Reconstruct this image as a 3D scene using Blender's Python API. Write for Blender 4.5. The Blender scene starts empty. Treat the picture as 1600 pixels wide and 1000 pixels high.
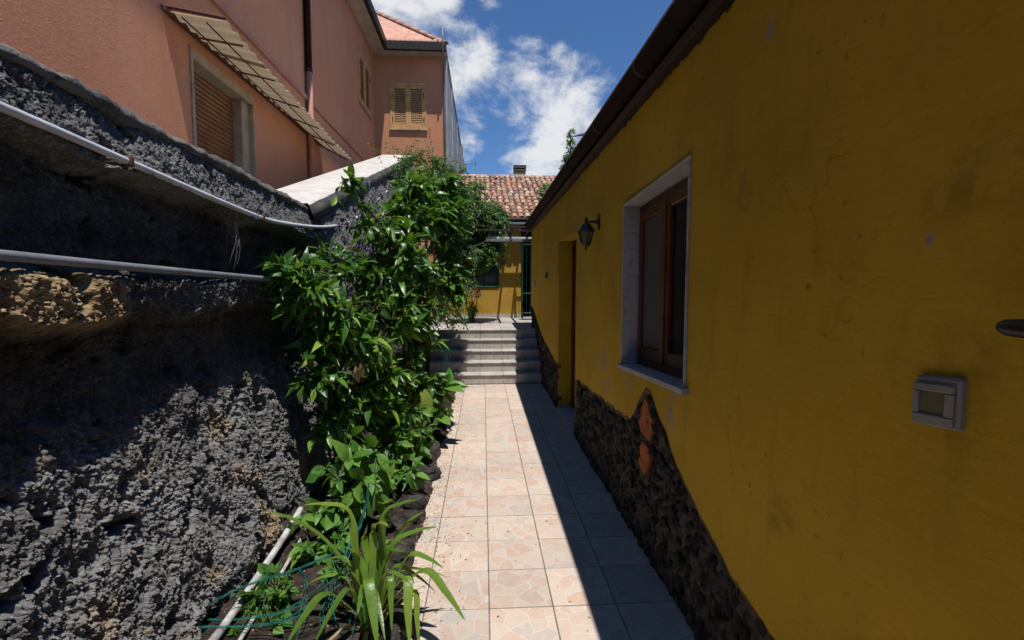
import bpy, math, random
import numpy as np
from mathutils import Vector, Matrix, noise as mnoise

random.seed(7)
rng = np.random.default_rng(11)
scene = bpy.context.scene
R = math.radians

# ------------------------------------------------------------------ camera
CAM = Vector((0.0, 0.0, 1.66))
FPX = 746.0                                   # focal length in pixels of a 1600 px wide frame
YAW, PITCH = math.atan(45 / FPX), math.atan(53 / FPX)
cam_d = bpy.data.cameras.new('camera')
cam_d.sensor_width = 36.0
cam_d.lens = FPX / 1600 * 36.0
cam_d.clip_start = 0.05
cam_d.clip_end = 2000
cam = bpy.data.objects.new('camera', cam_d)
scene.collection.objects.link(cam)
cam.location = CAM
cam.rotation_euler = (math.pi / 2 - PITCH, 0, -YAW)
scene.camera = cam
RM = cam.rotation_euler.to_matrix()

def ray(px, py):
    return RM @ Vector(((px - 800) / FPX, (500 - py) / FPX, -1.0))
def onX(px, py, X):
    d = ray(px, py); return CAM + d * ((X - CAM.x) / d.x)
def onY(px, py, Y):
    d = ray(px, py); return CAM + d * ((Y - CAM.y) / d.y)
def onZ(px, py, Z):
    d = ray(px, py); return CAM + d * ((Z - CAM.z) / d.z)

# ------------------------------------------------------------------ light
SUN_DIR = Vector((-0.115, 0.29, -1.0)).normalized()      # the way the light travels
SUN_EL = math.asin(-SUN_DIR.z)
to_sun = -SUN_DIR
world = bpy.data.worlds.new('World'); scene.world = world; world.use_nodes = True
wn = world.node_tree; wn.nodes.clear()
def W(t, **k):
    n = wn.nodes.new(t)
    for a, b in k.items(): setattr(n, a, b)
    return n
w_out = W('ShaderNodeOutputWorld'); w_bg = W('ShaderNodeBackground')
w_bg.inputs['Strength'].default_value = 0.09
sky = W('ShaderNodeTexSky', sky_type='NISHITA', sun_disc=False)
sky.sun_elevation = SUN_EL
sky.sun_rotation = math.atan2(to_sun.x, to_sun.y)
sky.altitude = 0; sky.air_density = 1.0; sky.dust_density = 0.0; sky.ozone_density = 10.0
w_tc = W('ShaderNodeTexCoord')
def wmath(op, a, b=None, c=None, clamp=False):
    n = W('ShaderNodeMath', operation=op); n.use_clamp = clamp
    for i, v in enumerate((a, b, c)):
        if v is None: continue
        if isinstance(v, (int, float)): n.inputs[i].default_value = v
        else: wn.links.new(v, n.inputs[i])
    return n.outputs[0]
w_map = W('ShaderNodeMapping'); w_map.inputs['Scale'].default_value = (1, 1, 1.5)
w_map.inputs['Location'].default_value = (0.35, 0.2, 0.1)
wn.links.new(w_tc.outputs['Generated'], w_map.inputs['Vector'])
w_n = W('ShaderNodeTexNoise'); w_n.inputs['Scale'].default_value = 7.5; w_n.inputs['Detail'].default_value = 9
w_n.inputs['Roughness'].default_value = 0.62; w_n.inputs['Distortion'].default_value = 0.25
wn.links.new(w_map.outputs[0], w_n.inputs['Vector'])
dens = wmath('MULTIPLY', wmath('SUBTRACT', w_n.outputs['Fac'], 0.5), 1.7)
for (px, py, rad, amt) in ((885, 150, .17, .46), (830, 215, .12, .20), (640, 5, .19, .44), (745, 80, .06, .30), (735, 215, .06, .24),
                           (800, 265, .10, .22), (715, 130, .07, .16), (760, 180, .05, .12), (820, 90, .06, .16), (700, 262, .1, .22), (780, 5, .06, .16), (860, 262, .10, .14), (900, 30, .16, -.16), (1000, 40, .2, -.12)):
    d = ray(px, py).normalized()
    dn = W('ShaderNodeVectorMath', operation='DISTANCE')
    wn.links.new(w_tc.outputs['Generated'], dn.inputs[0]); dn.inputs[1].default_value = d
    mr = W('ShaderNodeMapRange', interpolation_type='SMOOTHSTEP')
    mr.inputs['From Min'].default_value = rad; mr.inputs['From Max'].default_value = rad * .15
    mr.inputs['To Min'].default_value = 0; mr.inputs['To Max'].default_value = amt
    wn.links.new(dn.outputs['Value'], mr.inputs['Value'])
    dens = wmath('ADD', dens, mr.outputs[0])
w_mr = W('ShaderNodeMapRange', interpolation_type='SMOOTHSTEP')
w_mr.inputs['From Min'].default_value = 0.16; w_mr.inputs['From Max'].default_value = 0.60
w_mr.inputs['To Max'].default_value = 0.95
wn.links.new(dens, w_mr.inputs['Value'])
w_mix = W('ShaderNodeMix', data_type='RGBA')
w_tint = W('ShaderNodeMix', data_type='RGBA', blend_type='MULTIPLY'); w_tint.inputs[0].default_value = 1.0
wn.links.new(sky.outputs[0], w_tint.inputs[6]); w_tint.inputs[7].default_value = (0.95, 1.12, 1.24, 1)
wn.links.new(w_mr.outputs[0], w_mix.inputs[0])
wn.links.new(w_tint.outputs[2], w_mix.inputs[6]); w_mix.inputs[7].default_value = (9.2, 9.35, 9.5, 1)
wn.links.new(w_mix.outputs[2], w_bg.inputs['Color']); wn.links.new(w_bg.outputs[0], w_out.inputs['Surface'])

sun_d = bpy.data.lights.new('sun', 'SUN'); sun_d.energy = 5.0; sun_d.angle = R(0.5); sun_d.color = (1.0, 0.96, 0.92)
sun = bpy.data.objects.new('sun', sun_d); scene.collection.objects.link(sun)
sun.location = (4, -6, 20); sun.rotation_euler = SUN_DIR.to_track_quat('-Z', 'Y').to_euler()

scene.view_settings.view_transform = 'Standard'; scene.view_settings.look = 'None'
scene.view_settings.gamma = 1.0; scene.view_settings.exposure = 0.0; scene.view_settings.use_curve_mapping = False
scene.render.engine = 'CYCLES'
scene.cycles.use_denoising = True
scene.cycles.use_adaptive_sampling = True; scene.cycles.adaptive_threshold = .025
scene.cycles.max_bounces = 4; scene.cycles.diffuse_bounces = 1; scene.cycles.glossy_bounces = 2
scene.cycles.transmission_bounces = 2; scene.cycles.transparent_max_bounces = 8
scene.cycles.caustics_reflective = False; scene.cycles.caustics_refractive = False
scene.cycles.sample_clamp_indirect = 6

# ------------------------------------------------------------------ materials
MATS = {}
class NT:
    """small wrapper for building a material's nodes"""
    def __init__(s, name):
        s.m = bpy.data.materials.new(name); s.m.use_nodes = True; s.t = s.m.node_tree; s.t.nodes.clear()
        s.out = s.n('ShaderNodeOutputMaterial'); s.b = s.n('ShaderNodeBsdfPrincipled')
        s.l(s.b.outputs[0], s.out.inputs['Surface']); MATS[name] = s.m
    def n(s, t, **k):
        x = s.t.nodes.new(t)
        for a, b in k.items(): setattr(x, a, b)
        return x
    def l(s, a, b): s.t.links.new(a, b)
    def put(s, sock, v):
        if isinstance(v, (int, float)): sock.default_value = v
        elif isinstance(v, (tuple, list)):
            sock.default_value = tuple(v) + ((1,) if len(v) == 3 and sock.type == 'RGBA' else ())
        else: s.l(v, sock)
    def pos(s, scale=(1, 1, 1), obj=False, rnd=0.0):
        src = s.n('ShaderNodeTexCoord').outputs['Object'] if obj else s.n('ShaderNodeNewGeometry').outputs['Position']
        mp = s.n('ShaderNodeMapping'); mp.inputs['Scale'].default_value = scale; s.l(src, mp.inputs['Vector'])
        if rnd:
            oi = s.n('ShaderNodeObjectInfo'); mm = s.math('MULTIPLY', oi.outputs['Random'], rnd)
            cx = s.n('ShaderNodeCombineXYZ'); s.l(mm, cx.inputs[0]); mm2 = s.math('MULTIPLY', mm, 3.7); s.l(mm2, cx.inputs[1])
            s.l(cx.outputs[0], mp.inputs['Location'])
        return mp.outputs[0]
    def noise(s, vec, scale, detail=5, rough=.55, dist=0.0, out='Fac'):
        x = s.n('ShaderNodeTexNoise'); s.l(vec, x.inputs['Vector']); x.inputs['Scale'].default_value = scale
        x.inputs['Detail'].default_value = detail; x.inputs['Roughness'].default_value = rough; x.inputs['Distortion'].default_value = dist
        return x.outputs[out]
    def voro(s, vec, scale, feature='F1', out='Distance', rnd=1.0):
        x = s.n('ShaderNodeTexVoronoi', feature=feature); s.l(vec, x.inputs['Vector']); x.inputs['Scale'].default_value = scale
        x.inputs['Randomness'].default_value = rnd
        return x.outputs[out]
    def math(s, op, a, b=None, c=None, clamp=False):
        x = s.n('ShaderNodeMath', operation=op); x.use_clamp = clamp
        for i, v in enumerate((a, b, c)):
            if v is not None: s.put(x.inputs[i], v)
        return x.outputs[0]
    def ramp(s, v, a, b, lo=0.0, hi=1.0):
        x = s.n('ShaderNodeMapRange', interpolation_type='SMOOTHSTEP'); s.put(x.inputs['Value'], v)
        x.inputs['From Min'].default_value = a; x.inputs['From Max'].default_value = b
        x.inputs['To Min'].default_value = lo; x.inputs['To Max'].default_value = hi
        return x.outputs[0]
    def mix(s, f, a, b, blend='MIX'):
        x = s.n('ShaderNodeMix', data_type='RGBA', blend_type=blend)
        s.put(x.inputs[0], f); s.put(x.inputs[6], a); s.put(x.inputs[7], b); return x.outputs[2]
    def cramp(s, v, stops):
        x = s.n('ShaderNodeValToRGB'); s.put(x.inputs[0], v); e = x.color_ramp.elements
        while len(e) < len(stops): e.new(0.5)
        for k, (p, c) in zip(e, stops): k.position = p; k.color = tuple(c) + (1,)
        return x.outputs[0]
    def rand(s): return s.n('ShaderNodeObjectInfo').outputs['Random']
    def bump(s, h, strength=.5, dist=.01):
        x = s.n('ShaderNodeBump'); s.l(h, x.inputs['Height']); x.inputs['Strength'].default_value = strength
        x.inputs['Distance'].default_value = dist; s.l(x.outputs[0], s.b.inputs['Normal'])
    def col(s, c): s.put(s.b.inputs['Base Color'], c)
    def rough(s, v): s.put(s.b.inputs['Roughness'], v)
    def spec(s, v): s.b.inputs['Specular IOR Level'].default_value = v

def simple(name, c, rough=.6, var=.25, scale=6, bump=.0, bscale=40, spec=.4, metal=0.0):
    t = NT(name); p = t.pos(); n = t.noise(p, scale, 6, .6)
    t.col(t.mix(t.ramp(n, .3, .7), tuple(x * (1 - var) for x in c), tuple(min(1, x * (1 + var)) for x in c)))
    t.rough(rough); t.spec(spec); t.b.inputs['Metallic'].default_value = metal
    if bump: t.bump(t.noise(p, bscale, 6, .65), bump, .006)
    return t.m

# tile of the path: printed crazy paving
t = NT('path_tile'); p = t.pos((1, 1, 0.05), obj=True, rnd=9.0)
wob = t.noise(p, 9, 3, .5, out='Color')
vm = t.n('ShaderNodeVectorMath', operation='MULTIPLY_ADD'); t.l(wob, vm.inputs[0]); vm.inputs[1].default_value = (.05, .05, 0); t.l(p, vm.inputs[2])
ed = t.voro(vm.outputs[0], 9.5, 'DISTANCE_TO_EDGE', 'Distance', .9)
cc = t.voro(vm.outputs[0], 9.5, 'F1', 'Color', .9)
sx = t.n('ShaderNodeSeparateColor'); t.l(cc, sx.inputs[0])
stone = t.cramp(sx.outputs[0], [(0, (.52, .375, .29)), (.3, (.55, .44, .36)), (.55, (.54, .465, .39)), (.8, (.52, .37, .285)), (1, (.46, .42, .37))])
cloud = t.noise(p, 16, 5, .6)
stone = t.mix(t.ramp(cloud, .35, .75, 0, .45), stone, (.60, .52, .44))
stone = t.mix(t.ramp(ed, .008, .035, .7, 0), stone, (.60, .555, .505))
wp = t.pos(); dirt = t.noise(wp, 3.1, 7, .7); fine = t.noise(wp, 60, 4, .7)
stone = t.mix(t.ramp(dirt, .52, .78, 0, .38), stone, (.36, .29, .22))
stone = t.mix(t.ramp(fine, .63, .75, 0, .5), stone, (.22, .19, .16))
rr = t.rand(); stone = t.mix(1.0, stone, t.cramp(rr, [(0, (.88, .88, .88)), (1, (1.05, 1.03, 1.0))]), 'MULTIPLY')
t.col(stone); t.rough(t.ramp(dirt, .3, .7, .6, .85)); t.spec(.15)
t.bump(t.math('ADD', t.ramp(ed, 0, .05), t.math('MULTIPLY', fine, .4)), .25, .003)

simple('grout', (.17, .16, .15), .95, .3, 20, .6, 90, .1)
simple('soil', (.038, .029, .023), .95, .55, 14, 1.0, 70, .15)
t = NT('travertine'); p = t.pos(); n1 = t.noise(p, 5, 6, .6); n2 = t.noise(t.pos((6, 6, 40)), 3, 5, .6)
c = t.mix(t.ramp(n1, .3, .7), (.43, .395, .35), (.54, .50, .45)); c = t.mix(t.ramp(n2, .5, .8, 0, .4), c, (.28, .25, .22))
gr = t.noise(t.pos((9, 9, 1.5)), 4, 6, .7); c = t.mix(t.ramp(gr, .50, .70, 0, .6), c, (.14, .12, .10))
c = t.mix(1.0, c, t.cramp(t.rand(), [(0, (.85, .85, .86)), (1, (1.05, 1.04, 1.0))]), 'MULTIPLY')
t.col(c); t.rough(.7); t.bump(n2, .3, .003)

# yellow plaster of the right-hand house
def plaster(name, base, dark, streak=.45):
    t = NT(name); p = t.pos()
    big = t.noise(p, 1.3, 5, .6); mid = t.noise(t.pos((5, 5, 1.6)), 1.6, 7, .65); fn = t.noise(p, 55, 5, .7)
    c = t.mix(t.ramp(big, .3, .72), base, tuple(b * .80 for b in base))
    c = t.mix(t.ramp(mid, .50, .80, 0, streak), c, dark)
    spots = t.noise(p, 22, 4, .7); msk = t.math('MULTIPLY', t.ramp(spots, .60, .72), t.ramp(t.noise(p, 1.9, 3, .5), .45, .68))
    c = t.mix(t.math('MULTIPLY', msk, .8), c, tuple(d * .5 for d in dark))
    return t, p, c, fn, mid
t, p, c, fn, mid = plaster('yellow_plaster', (.64, .40, .028), (.30, .19, .025))
sp = t.n('ShaderNodeSeparateXYZ'); t.l(p, sp.inputs[0])
def blob(t, p, centre, rad):
    dn = t.n('ShaderNodeVectorMath', operation='DISTANCE'); t.l(p, dn.inputs[0]); dn.inputs[1].default_value = centre
    return t.ramp(dn.outputs['Value'], rad, rad * .3)
pk = None
for (px, py, rad) in ((944, 560, .17), (948, 600, .13), (1045, 650, .12), (1050, 625, .08), (985, 600, .10), (1452, 376, .02), (1205, 45, .05)):
    b = blob(t, p, onX(px, py, 1.01), rad); pk = b if pk is None else t.math('MAXIMUM', pk, b)
flake = t.noise(t.pos((9, 9, 5)), 3.2, 6, .7)
c = t.mix(t.math('MULTIPLY', pk, t.ramp(flake, .47, .55, 0, .9)), c, (.34, .31, .30))
for (px, py, rad) in ((1225, 800, .10), (1210, 820, .07), (1500, 560, .12), (1560, 250, .14), (1160, 300, .10), (1480, 310, .10)):
    c = t.mix(t.math('MULTIPLY', blob(t, p, onX(px, py, 1.01), rad), t.ramp(t.noise(p, 14, 5, .65), .38, .62, 0, .35)), c, (.22, .14, .02))
wv = t.n('ShaderNodeVectorMath', operation='MULTIPLY_ADD'); t.l(t.noise(p, 5, 5, .6, out='Color'), wv.inputs[0]); wv.inputs[1].default_value = (.25, .25, .25); t.l(p, wv.inputs[2])
ck = t.voro(wv.outputs[0], 1.6, 'DISTANCE_TO_EDGE'); ckm = t.math('MULTIPLY', t.ramp(ck, .0015, .006, 1, 0), t.ramp(t.noise(p, 1.7, 3, .5), .54, .64))
c = t.mix(t.math('MULTIPLY', ckm, .22), c, (.09, .055, .015))
tro = t.noise(t.pos((2, 2, 7)), 3, 4, .6, 1.2); c = t.mix(t.ramp(tro, .45, .7, 0, .22), c, (.60, .40, .06))
t.col(c); t.rough(.85); t.spec(.25)
t.bump(t.math('ADD', t.math('ADD', t.math('MULTIPLY', fn, .5), mid), t.math('SUBTRACT', t.math('MULTIPLY', tro, .6), t.math('MULTIPLY', ckm, .5))), .45, .012)
t, p, c, fn, mid = plaster('yellow_plaster_far', (.52, .30, .035), (.30, .17, .03), .4)
t.col(c); t.rough(.85); t.bump(fn, .3, .006)
simple('plaster_edge', (.13, .105, .055), .95, .35, 12, .8, 60, .1)
simple('mortar', (.088, .082, .075), .98, .5, 18, 1.0, 80, .1)
t = NT('lava_stone'); p = t.pos(); n = t.noise(p, 40, 6, .7); g = t.noise(p, 9, 4, .6)
c = t.mix(t.ramp(g, .35, .7), (.022, .020, .018), (.065, .060, .054)); c = t.mix(t.ramp(n, .58, .75, 0, .6), c, (.16, .15, .14))
t.col(c); t.rough(.9); t.spec(.2); t.bump(n, 1.0, .012)
simple('terracotta', (.42, .13, .045), .85, .3, 14, .5, 60, .2)
t = NT('marble'); p = t.pos((1, 1, .8)); n = t.noise(p, 5, 8, .6, 1.6); v = t.ramp(t.math('ABSOLUTE', t.math('SUBTRACT', n, .5)), 0, .035, 1, 0)
t.col(t.mix(t.math('MULTIPLY', v, .5), (.46, .45, .45), (.20, .20, .22))); t.rough(.5)
simple('brown_wood', (.10, .030, .012), .45, .35, 5, .2, 30)
simple('dark_wood', (.020, .012, .009), .6, .4, 5, .3, 30)
simple('gutter_brown', (.020, .011, .008), .7, .35, 2.5, .0, 30, .12)
simple('fascia_dark', (.020, .013, .011), .5, .3, 3)
t = NT('window_glass'); t.col((.010, .011, .013)); t.rough(.12); t.spec(.22)
simple('curtain', (.09, .09, .10), .9, .15, 3)
simple('black_metal', (.010, .010, .011), .4, .3, 20, .2, 60, .5)
t = NT('lantern_glass'); t.col((.22, .21, .13)); t.rough(.3); t.b.inputs['Alpha'].default_value = .75
simple('terrace_tile', (.46, .36, .28), .8, .2, 3)
simple('grey_plastic', (.32, .31, .28), .55, .12, 8)
simple('white_pipe', (.62, .62, .64), .45, .14, 9, .1, 40)
simple('grey_pipe', (.20, .205, .22), .5, .2, 9, .1, 40)
simple('old_pipe', (.42, .41, .39), .7, .4, 12, .4, 50)
simple('rust', (.11, .045, .025), .9, .4, 30, .5, 80)
simple('green_wire', (.012, .13, .10), .5, .3, 20)
simple('green_paint', (.007, .045, .030), .45, .3, 8)
simple('dark_interior', (.012, .011, .010), .9, .2, 3)

# old stone wall: grey lichened cement over rubble, ochre where it broke open
t = NT('stone_wall'); p = t.pos()
at = t.n('ShaderNodeAttribute', attribute_name='ochre')
g1 = t.noise(p, 3.2, 7, .65); g2 = t.noise(p, 26, 6, .7); g3 = t.noise(p, 110, 4, .7)
c = t.mix(t.ramp(g1, .35, .68), (.055, .052, .048), (.13, .125, .118))
cr = t.n('ShaderNodeAttribute', attribute_name='lit_crust'); c = t.mix(cr.outputs['Fac'], c, t.mix(t.ramp(g1, .3, .7), (.12, .116, .11), (.26, .252, .24)))  # pale cement crust; sunlight on the lower face put into its colour
c = t.mix(t.ramp(g2, .52, .74, 0, .6), c, (.30, .295, .285))
c = t.mix(t.ramp(g2, .30, .46, .75, 0), c, (.035, .033, .030))
c = t.mix(t.ramp(t.noise(p, 60, 5, .7), .50, .68, 0, .6), c, (.42, .41, .395))
oc = t.mix(t.ramp(g2, .35, .65), (.24, .15, .060), (.46, .34, .19))
c = t.mix(t.math('MULTIPLY', at.outputs['Fac'], .9), c, oc)
sm = t.n('ShaderNodeAttribute', attribute_name='render')  # mask of the brown plaster with the recess shade painted in
c = t.mix(t.math('MULTIPLY', sm.outputs['Fac'], t.ramp(g1, .25, .6, .95, .6)), c, t.mix(t.ramp(g2, .35, .7), (.030, .025, .020), (.060, .051, .042)))  # smooth brown plaster, with the shade of the recess put into its colour
moss = t.math('MULTIPLY', blob(t, p, onX(400, 580, -1.40), .13), t.ramp(g2, .42, .58))
c = t.mix(moss, c, (.13, .13, .035))
t.col(c); t.rough(.95); t.spec(.15); t.bump(t.math('ADD', g2, t.math('MULTIPLY', g3, .6)), .9, .012)
t = NT('coping_cement'); p = t.pos(); g1 = t.noise(p, 4, 7, .65); g2 = t.noise(p, 35, 6, .7)
c = t.mix(t.ramp(g1, .35, .65), (.10, .098, .09), (.22, .21, .195)); c = t.mix(t.ramp(g2, .55, .75, 0, .6), c, (.055, .052, .045))
c = t.mix(t.ramp(t.noise(p, 7, 5, .6), .56, .70, 0, .7), c, (.20, .17, .08))
c = t.mix(t.ramp(t.noise(p, 16, 6, .7), .54, .66, 0, .8), c, (.030, .028, .025)); c = t.mix(t.ramp(t.noise(p, 48, 4, .7), .60, .70, 0, .7), c, (.40, .39, .36))
t.col(c); t.rough(.95); t.spec(.1); t.bump(t.math('ADD', g2, t.noise(p, 90, 4, .7)), 1.0, .012)
t = NT('white_cap'); p = t.pos(); g1 = t.noise(p, 6, 7, .7); g2 = t.noise(p, 45, 6, .7)
c = t.mix(t.ramp(g1, .35, .65), (.50, .46, .41), (.62, .58, .53)); c = t.mix(t.ramp(g2, .58, .78, 0, .5), c, (.30, .27, .24))
t.col(c); t.rough(.9); t.bump(g2, .4, .006)

# pink stucco
t = NT('pink_stucco'); p = t.pos(); big = t.noise(p, .9, 5, .6); fn = t.noise(p, 34, 5, .6, .5); streak = t.noise(t.pos((3, 3, .35)), 2.2, 6, .65)
c = t.mix(t.ramp(big, .3, .7), (.60, .265, .145), (.66, .31, .18)); c = t.mix(t.ramp(streak, .48, .78, 0, .35), c, (.45, .19, .12))
fl = t.noise(t.pos((1, 1, 1.7)), 30, 4, .6, .3)
t.col(c); t.rough(.9); t.spec(.2); t.bump(t.math('ADD', t.math('MULTIPLY', fn, .5), t.ramp(fl, .56, .70)), .6, .011)
simple('pink_paint', (.50, .24, .17), .8, .15, 3)
simple('soffit', (.48, .43, .36), .85, .2, 4)
simple('grey_render', (.36, .37, .38), .9, .25, 2.2, .4, 30)
simple('pink_roof', (.55, .30, .21), .85, .2, 6, .3, 30)
simple('cream_trim', (.40, .31, .22), .8, .2, 5)
simple('shutter_brown', (.25, .105, .035), .6, .2, 5)
simple('tan_wood', (.60, .34, .14), .55, .2, 6, .2, 30)
t = NT('awning_sheet'); p = t.pos(); g = t.noise(t.pos((1, 4, 1)), 3, 6, .65)
t.col(t.mix(t.ramp(g, .4, .72), (.42, .32, .19), (.22, .15, .085))); t.rough(.6)
tr = t.n('ShaderNodeBsdfTranslucent'); tr.inputs['Color'].default_value = (.62, .50, .33, 1)
mx = t.n('ShaderNodeMixShader'); mx.inputs[0].default_value = .22; t.l(t.b.outputs[0], mx.inputs[1]); t.l(tr.outputs[0], mx.inputs[2]); t.l(mx.outputs[0], t.out.inputs['Surface'])

# old barrel tiles, each its own colour
t = NT('roof_tile'); p = t.pos(); rr = t.rand()
c = t.cramp(rr, [(0, (.46, .22, .13)), (.14, (.60, .36, .25)), (.25, (.22, .14, .11)), (.38, (.62, .46, .34)), (.5, (.52, .28, .18)), (.6, (.22, .16, .13)), (.72, (.66, .46, .34)), (.84, (.36, .18, .12)), (.92, (.60, .48, .36)), (1, (.26, .19, .15))])
g = t.noise(p, 11, 6, .65); c = t.mix(t.ramp(g, .5, .72, 0, .6), c, (.15, .13, .11))
t.col(c); t.rough(.9); t.bump(t.noise(p, 50, 4, .6), .4, .005)
simple('chimney_render', (.38, .30, .16), .9, .3, 6, .3, 30)
simple('chimney_slab', (.12, .11, .10), .9, .3, 8, .3, 30)

def leafmat(name, stops, rough=.35, trans=.28, tcol=(.20, .42, .03), spec=.45):
    t = NT(name); gi = t.n('ShaderNodeNewGeometry'); v = t.math('FRACT', t.math('ADD', t.rand(), gi.outputs['Random Per Island']))
    p = t.pos(); c = t.cramp(v, stops); n = t.noise(p, 30, 3, .5)
    c = t.mix(t.ramp(n, .45, .75, 0, .3), c, tuple(x * .7 for x in stops[0][1]))
    t.col(c); t.rough(rough); t.spec(spec); t.bump(t.noise(p, 55, 3, .5), .35, .006)
    tr = t.n('ShaderNodeBsdfTranslucent'); tr.inputs['Color'].default_value = tcol + (1,)
    mx = t.n('ShaderNodeMixShader'); mx.inputs[0].default_value = trans
    t.l(t.b.outputs[0], mx.inputs[1]); t.l(tr.outputs[0], mx.inputs[2]); t.l(mx.outputs[0], t.out.inputs['Surface'])
leafmat('leaf_glossy', [(0, (.028, .085, .016)), (.35, (.050, .140, .022)), (.65, (.085, .21, .028)), (.85, (.15, .28, .038)), (1, (.27, .37, .055))], .33, .25)
leafmat('leaf_soft', [(0, (.050, .14, .022)), (.6, (.085, .21, .030)), (1, (.16, .30, .045))], .45, .25)
leafmat('leaf_fine', [(0, (.035, .080, .020)), (.6, (.055, .115, .028)), (1, (.10, .17, .045))], .45, .25)
leafmat('leaf_strap', [(0, (.055, .13, .020)), (.5, (.11, .21, .030)), (1, (.20, .30, .04))], .35, .3, (.40, .55, .05))
leafmat('leaf_yellow', [(0, (.36, .42, .08)), (1, (.44, .48, .11))], .45, .25, (.55, .5, .08))
leafmat('leaf_dry', [(0, (.28, .17, .08)), (.5, (.42, .30, .17)), (1, (.16, .09, .05))], .8, .2, (.4, .25, .1))
leafmat('petal', [(0, (.62, .16, .15)), (.5, (.70, .30, .27)), (1, (.75, .48, .42))], .6, .3, (.8, .3, .3))
simple('bark', (.085, .062, .045), .9, .5, 18, .9, 60, .15)
simple('bark_pale', (.22, .20, .17), .9, .5, 18, .9, 60, .15)
simple('twig', (.060, .075, .022), .7, .4, 18)
M = MATS

# ------------------------------------------------------------------ helpers
COL = scene.collection
class MB:
    def __init__(s): s.v = []; s.f = []
    def add(s, vs, fs):
        o = len(s.v); s.v += [tuple(x) for x in vs]; s.f += [tuple(i + o for i in f) for f in fs]; return s
    def box(s, x0, x1, y0, y1, z0, z1, mat=None):
        vs = [(x, y, z) for x in (x0, x1) for y in (y0, y1) for z in (z0, z1)]
        if mat is not None: vs = [tuple(mat @ Vector(q)) for q in vs]
        return s.add(vs, [(0, 1, 3, 2), (4, 6, 7, 5), (0, 4, 5, 1), (2, 3, 7, 6), (0, 2, 6, 4), (1, 5, 7, 3)])
    def cbox(s, x0, x1, y0, y1, z0, z1, c=.004, mat=None):
        """box with chamfered edges"""
        c = min(c, (x1 - x0) * .45, (y1 - y0) * .45, (z1 - z0) * .45)
        X, Y, Z = (x0, x1), (y0, y1), (z0, z1); vs = []; idx = {}
        sg = (1, -1)
        for i in (0, 1):
            for j in (0, 1):
                for k in (0, 1):
                    for a in range(3):
                        q = [X[i] + sg[i] * c * (a != 0), Y[j] + sg[j] * c * (a != 1), Z[k] + sg[k] * c * (a != 2)]
                        idx[(i, j, k, a)] = len(vs); vs.append(q)
        g = lambda i, j, k, a: idx[(i, j, k, a)]
        fs = []
        for i in (0, 1):
            f = [g(i, 0, 0, 0), g(i, 0, 1, 0), g(i, 1, 1, 0), g(i, 1, 0, 0)]; fs.append(f if i == 0 else f[::-1])
            f = [g(0, i, 0, 1), g(1, i, 0, 1), g(1, i, 1, 1), g(0, i, 1, 1)]; fs.append(f if i == 0 else f[::-1])
            f = [g(0, 0, i, 2), g(0, 1, i, 2), g(1, 1, i, 2), g(1, 0, i, 2)]; fs.append(f if i == 0 else f[::-1])
        for a in (0, 1):
            for b in (0, 1):
                fs.append([g(a, b, 0, 0), g(a, b, 1, 0), g(a, b, 1, 1), g(a, b, 0, 1)])
                fs.append([g(a, 0, b, 0), g(a, 1, b, 0), g(a, 1, b, 2), g(a, 0, b, 2)])
                fs.append([g(0, a, b, 1), g(1, a, b, 1), g(1, a, b, 2), g(0, a, b, 2)])
                for k in (0, 1): fs.append([g(a, b, k, 0), g(a, b, k, 1), g(a, b, k, 2)])
        if mat is not None: vs = [tuple(mat @ Vector(q)) for q in vs]
        s.add(vs, fs); s.fix = True; return s
    def tube(s, pts, rad, seg=8, cap=True):
        pts = [Vector(p) for p in pts]; n = len(pts); rad = rad if isinstance(rad, (list, tuple)) else [rad] * n
        t0 = (pts[1] - pts[0]).normalized(); u = t0.orthogonal().normalized(); vs = []; fs = []
        for i, p in enumerate(pts):
            t_ = (pts[min(i + 1, n - 1)] - pts[max(i - 1, 0)]).normalized()
            u = (u - t_ * u.dot(t_)); u = u.normalized() if u.length > 1e-6 else t_.orthogonal().normalized()
            w = t_.cross(u)
            for k in range(seg):
                a = 2 * math.pi * k / seg; vs.append(p + (u * math.cos(a) + w * math.sin(a)) * rad[i])
        for i in range(n - 1):
            for k in range(seg):
                k2 = (k + 1) % seg; fs.append((i * seg + k, i * seg + k2, (i + 1) * seg + k2, (i + 1) * seg + k))
        if cap: fs.append(tuple(range(seg))[::-1]); fs.append(tuple((n - 1) * seg + k for k in range(seg)))
        return s.add(vs, fs)
    def lathe(s, prof, centre, seg=12, rot=0):
        vs = []; fs = []; c = Vector(centre)
        for (r, z) in prof:
            for k in range(seg):
                a = 2 * math.pi * k / seg + rot; vs.append(c + Vector((r * math.cos(a), r * math.sin(a), z)))
        for i in range(len(prof) - 1):
            for k in range(seg):
                k2 = (k + 1) % seg; fs.append((i * seg + k, i * seg + k2, (i + 1) * seg + k2, (i + 1) * seg + k))
        fs.append(tuple(range(seg))[::-1]); fs.append(tuple((len(prof) - 1) * seg + k for k in range(seg)))
        return s.add(vs, fs)
    def prism(s, poly, d):
        """poly: list of 3D points, d: extrusion vector"""
        n = len(poly); d = Vector(d); vs = [Vector(q) for q in poly]; vs += [q + d for q in vs]
        fs = [tuple(range(n))[::-1], tuple(range(n, 2 * n))] + [(i, (i + 1) % n, n + (i + 1) % n, n + i) for i in range(n)]
        return s.add(vs, fs)
    def mesh(s, name, smooth=False):
        m = bpy.data.meshes.new(name); m.from_pydata([tuple(q) for q in s.v], [], s.f); m.update()
        import bmesh
        bm = bmesh.new(); bm.from_mesh(m); bmesh.ops.recalc_face_normals(bm, faces=bm.faces); bm.to_mesh(m); bm.free()
        if smooth:
            m.polygons.foreach_set('use_smooth', [True] * len(m.polygons))
        return m
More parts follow.
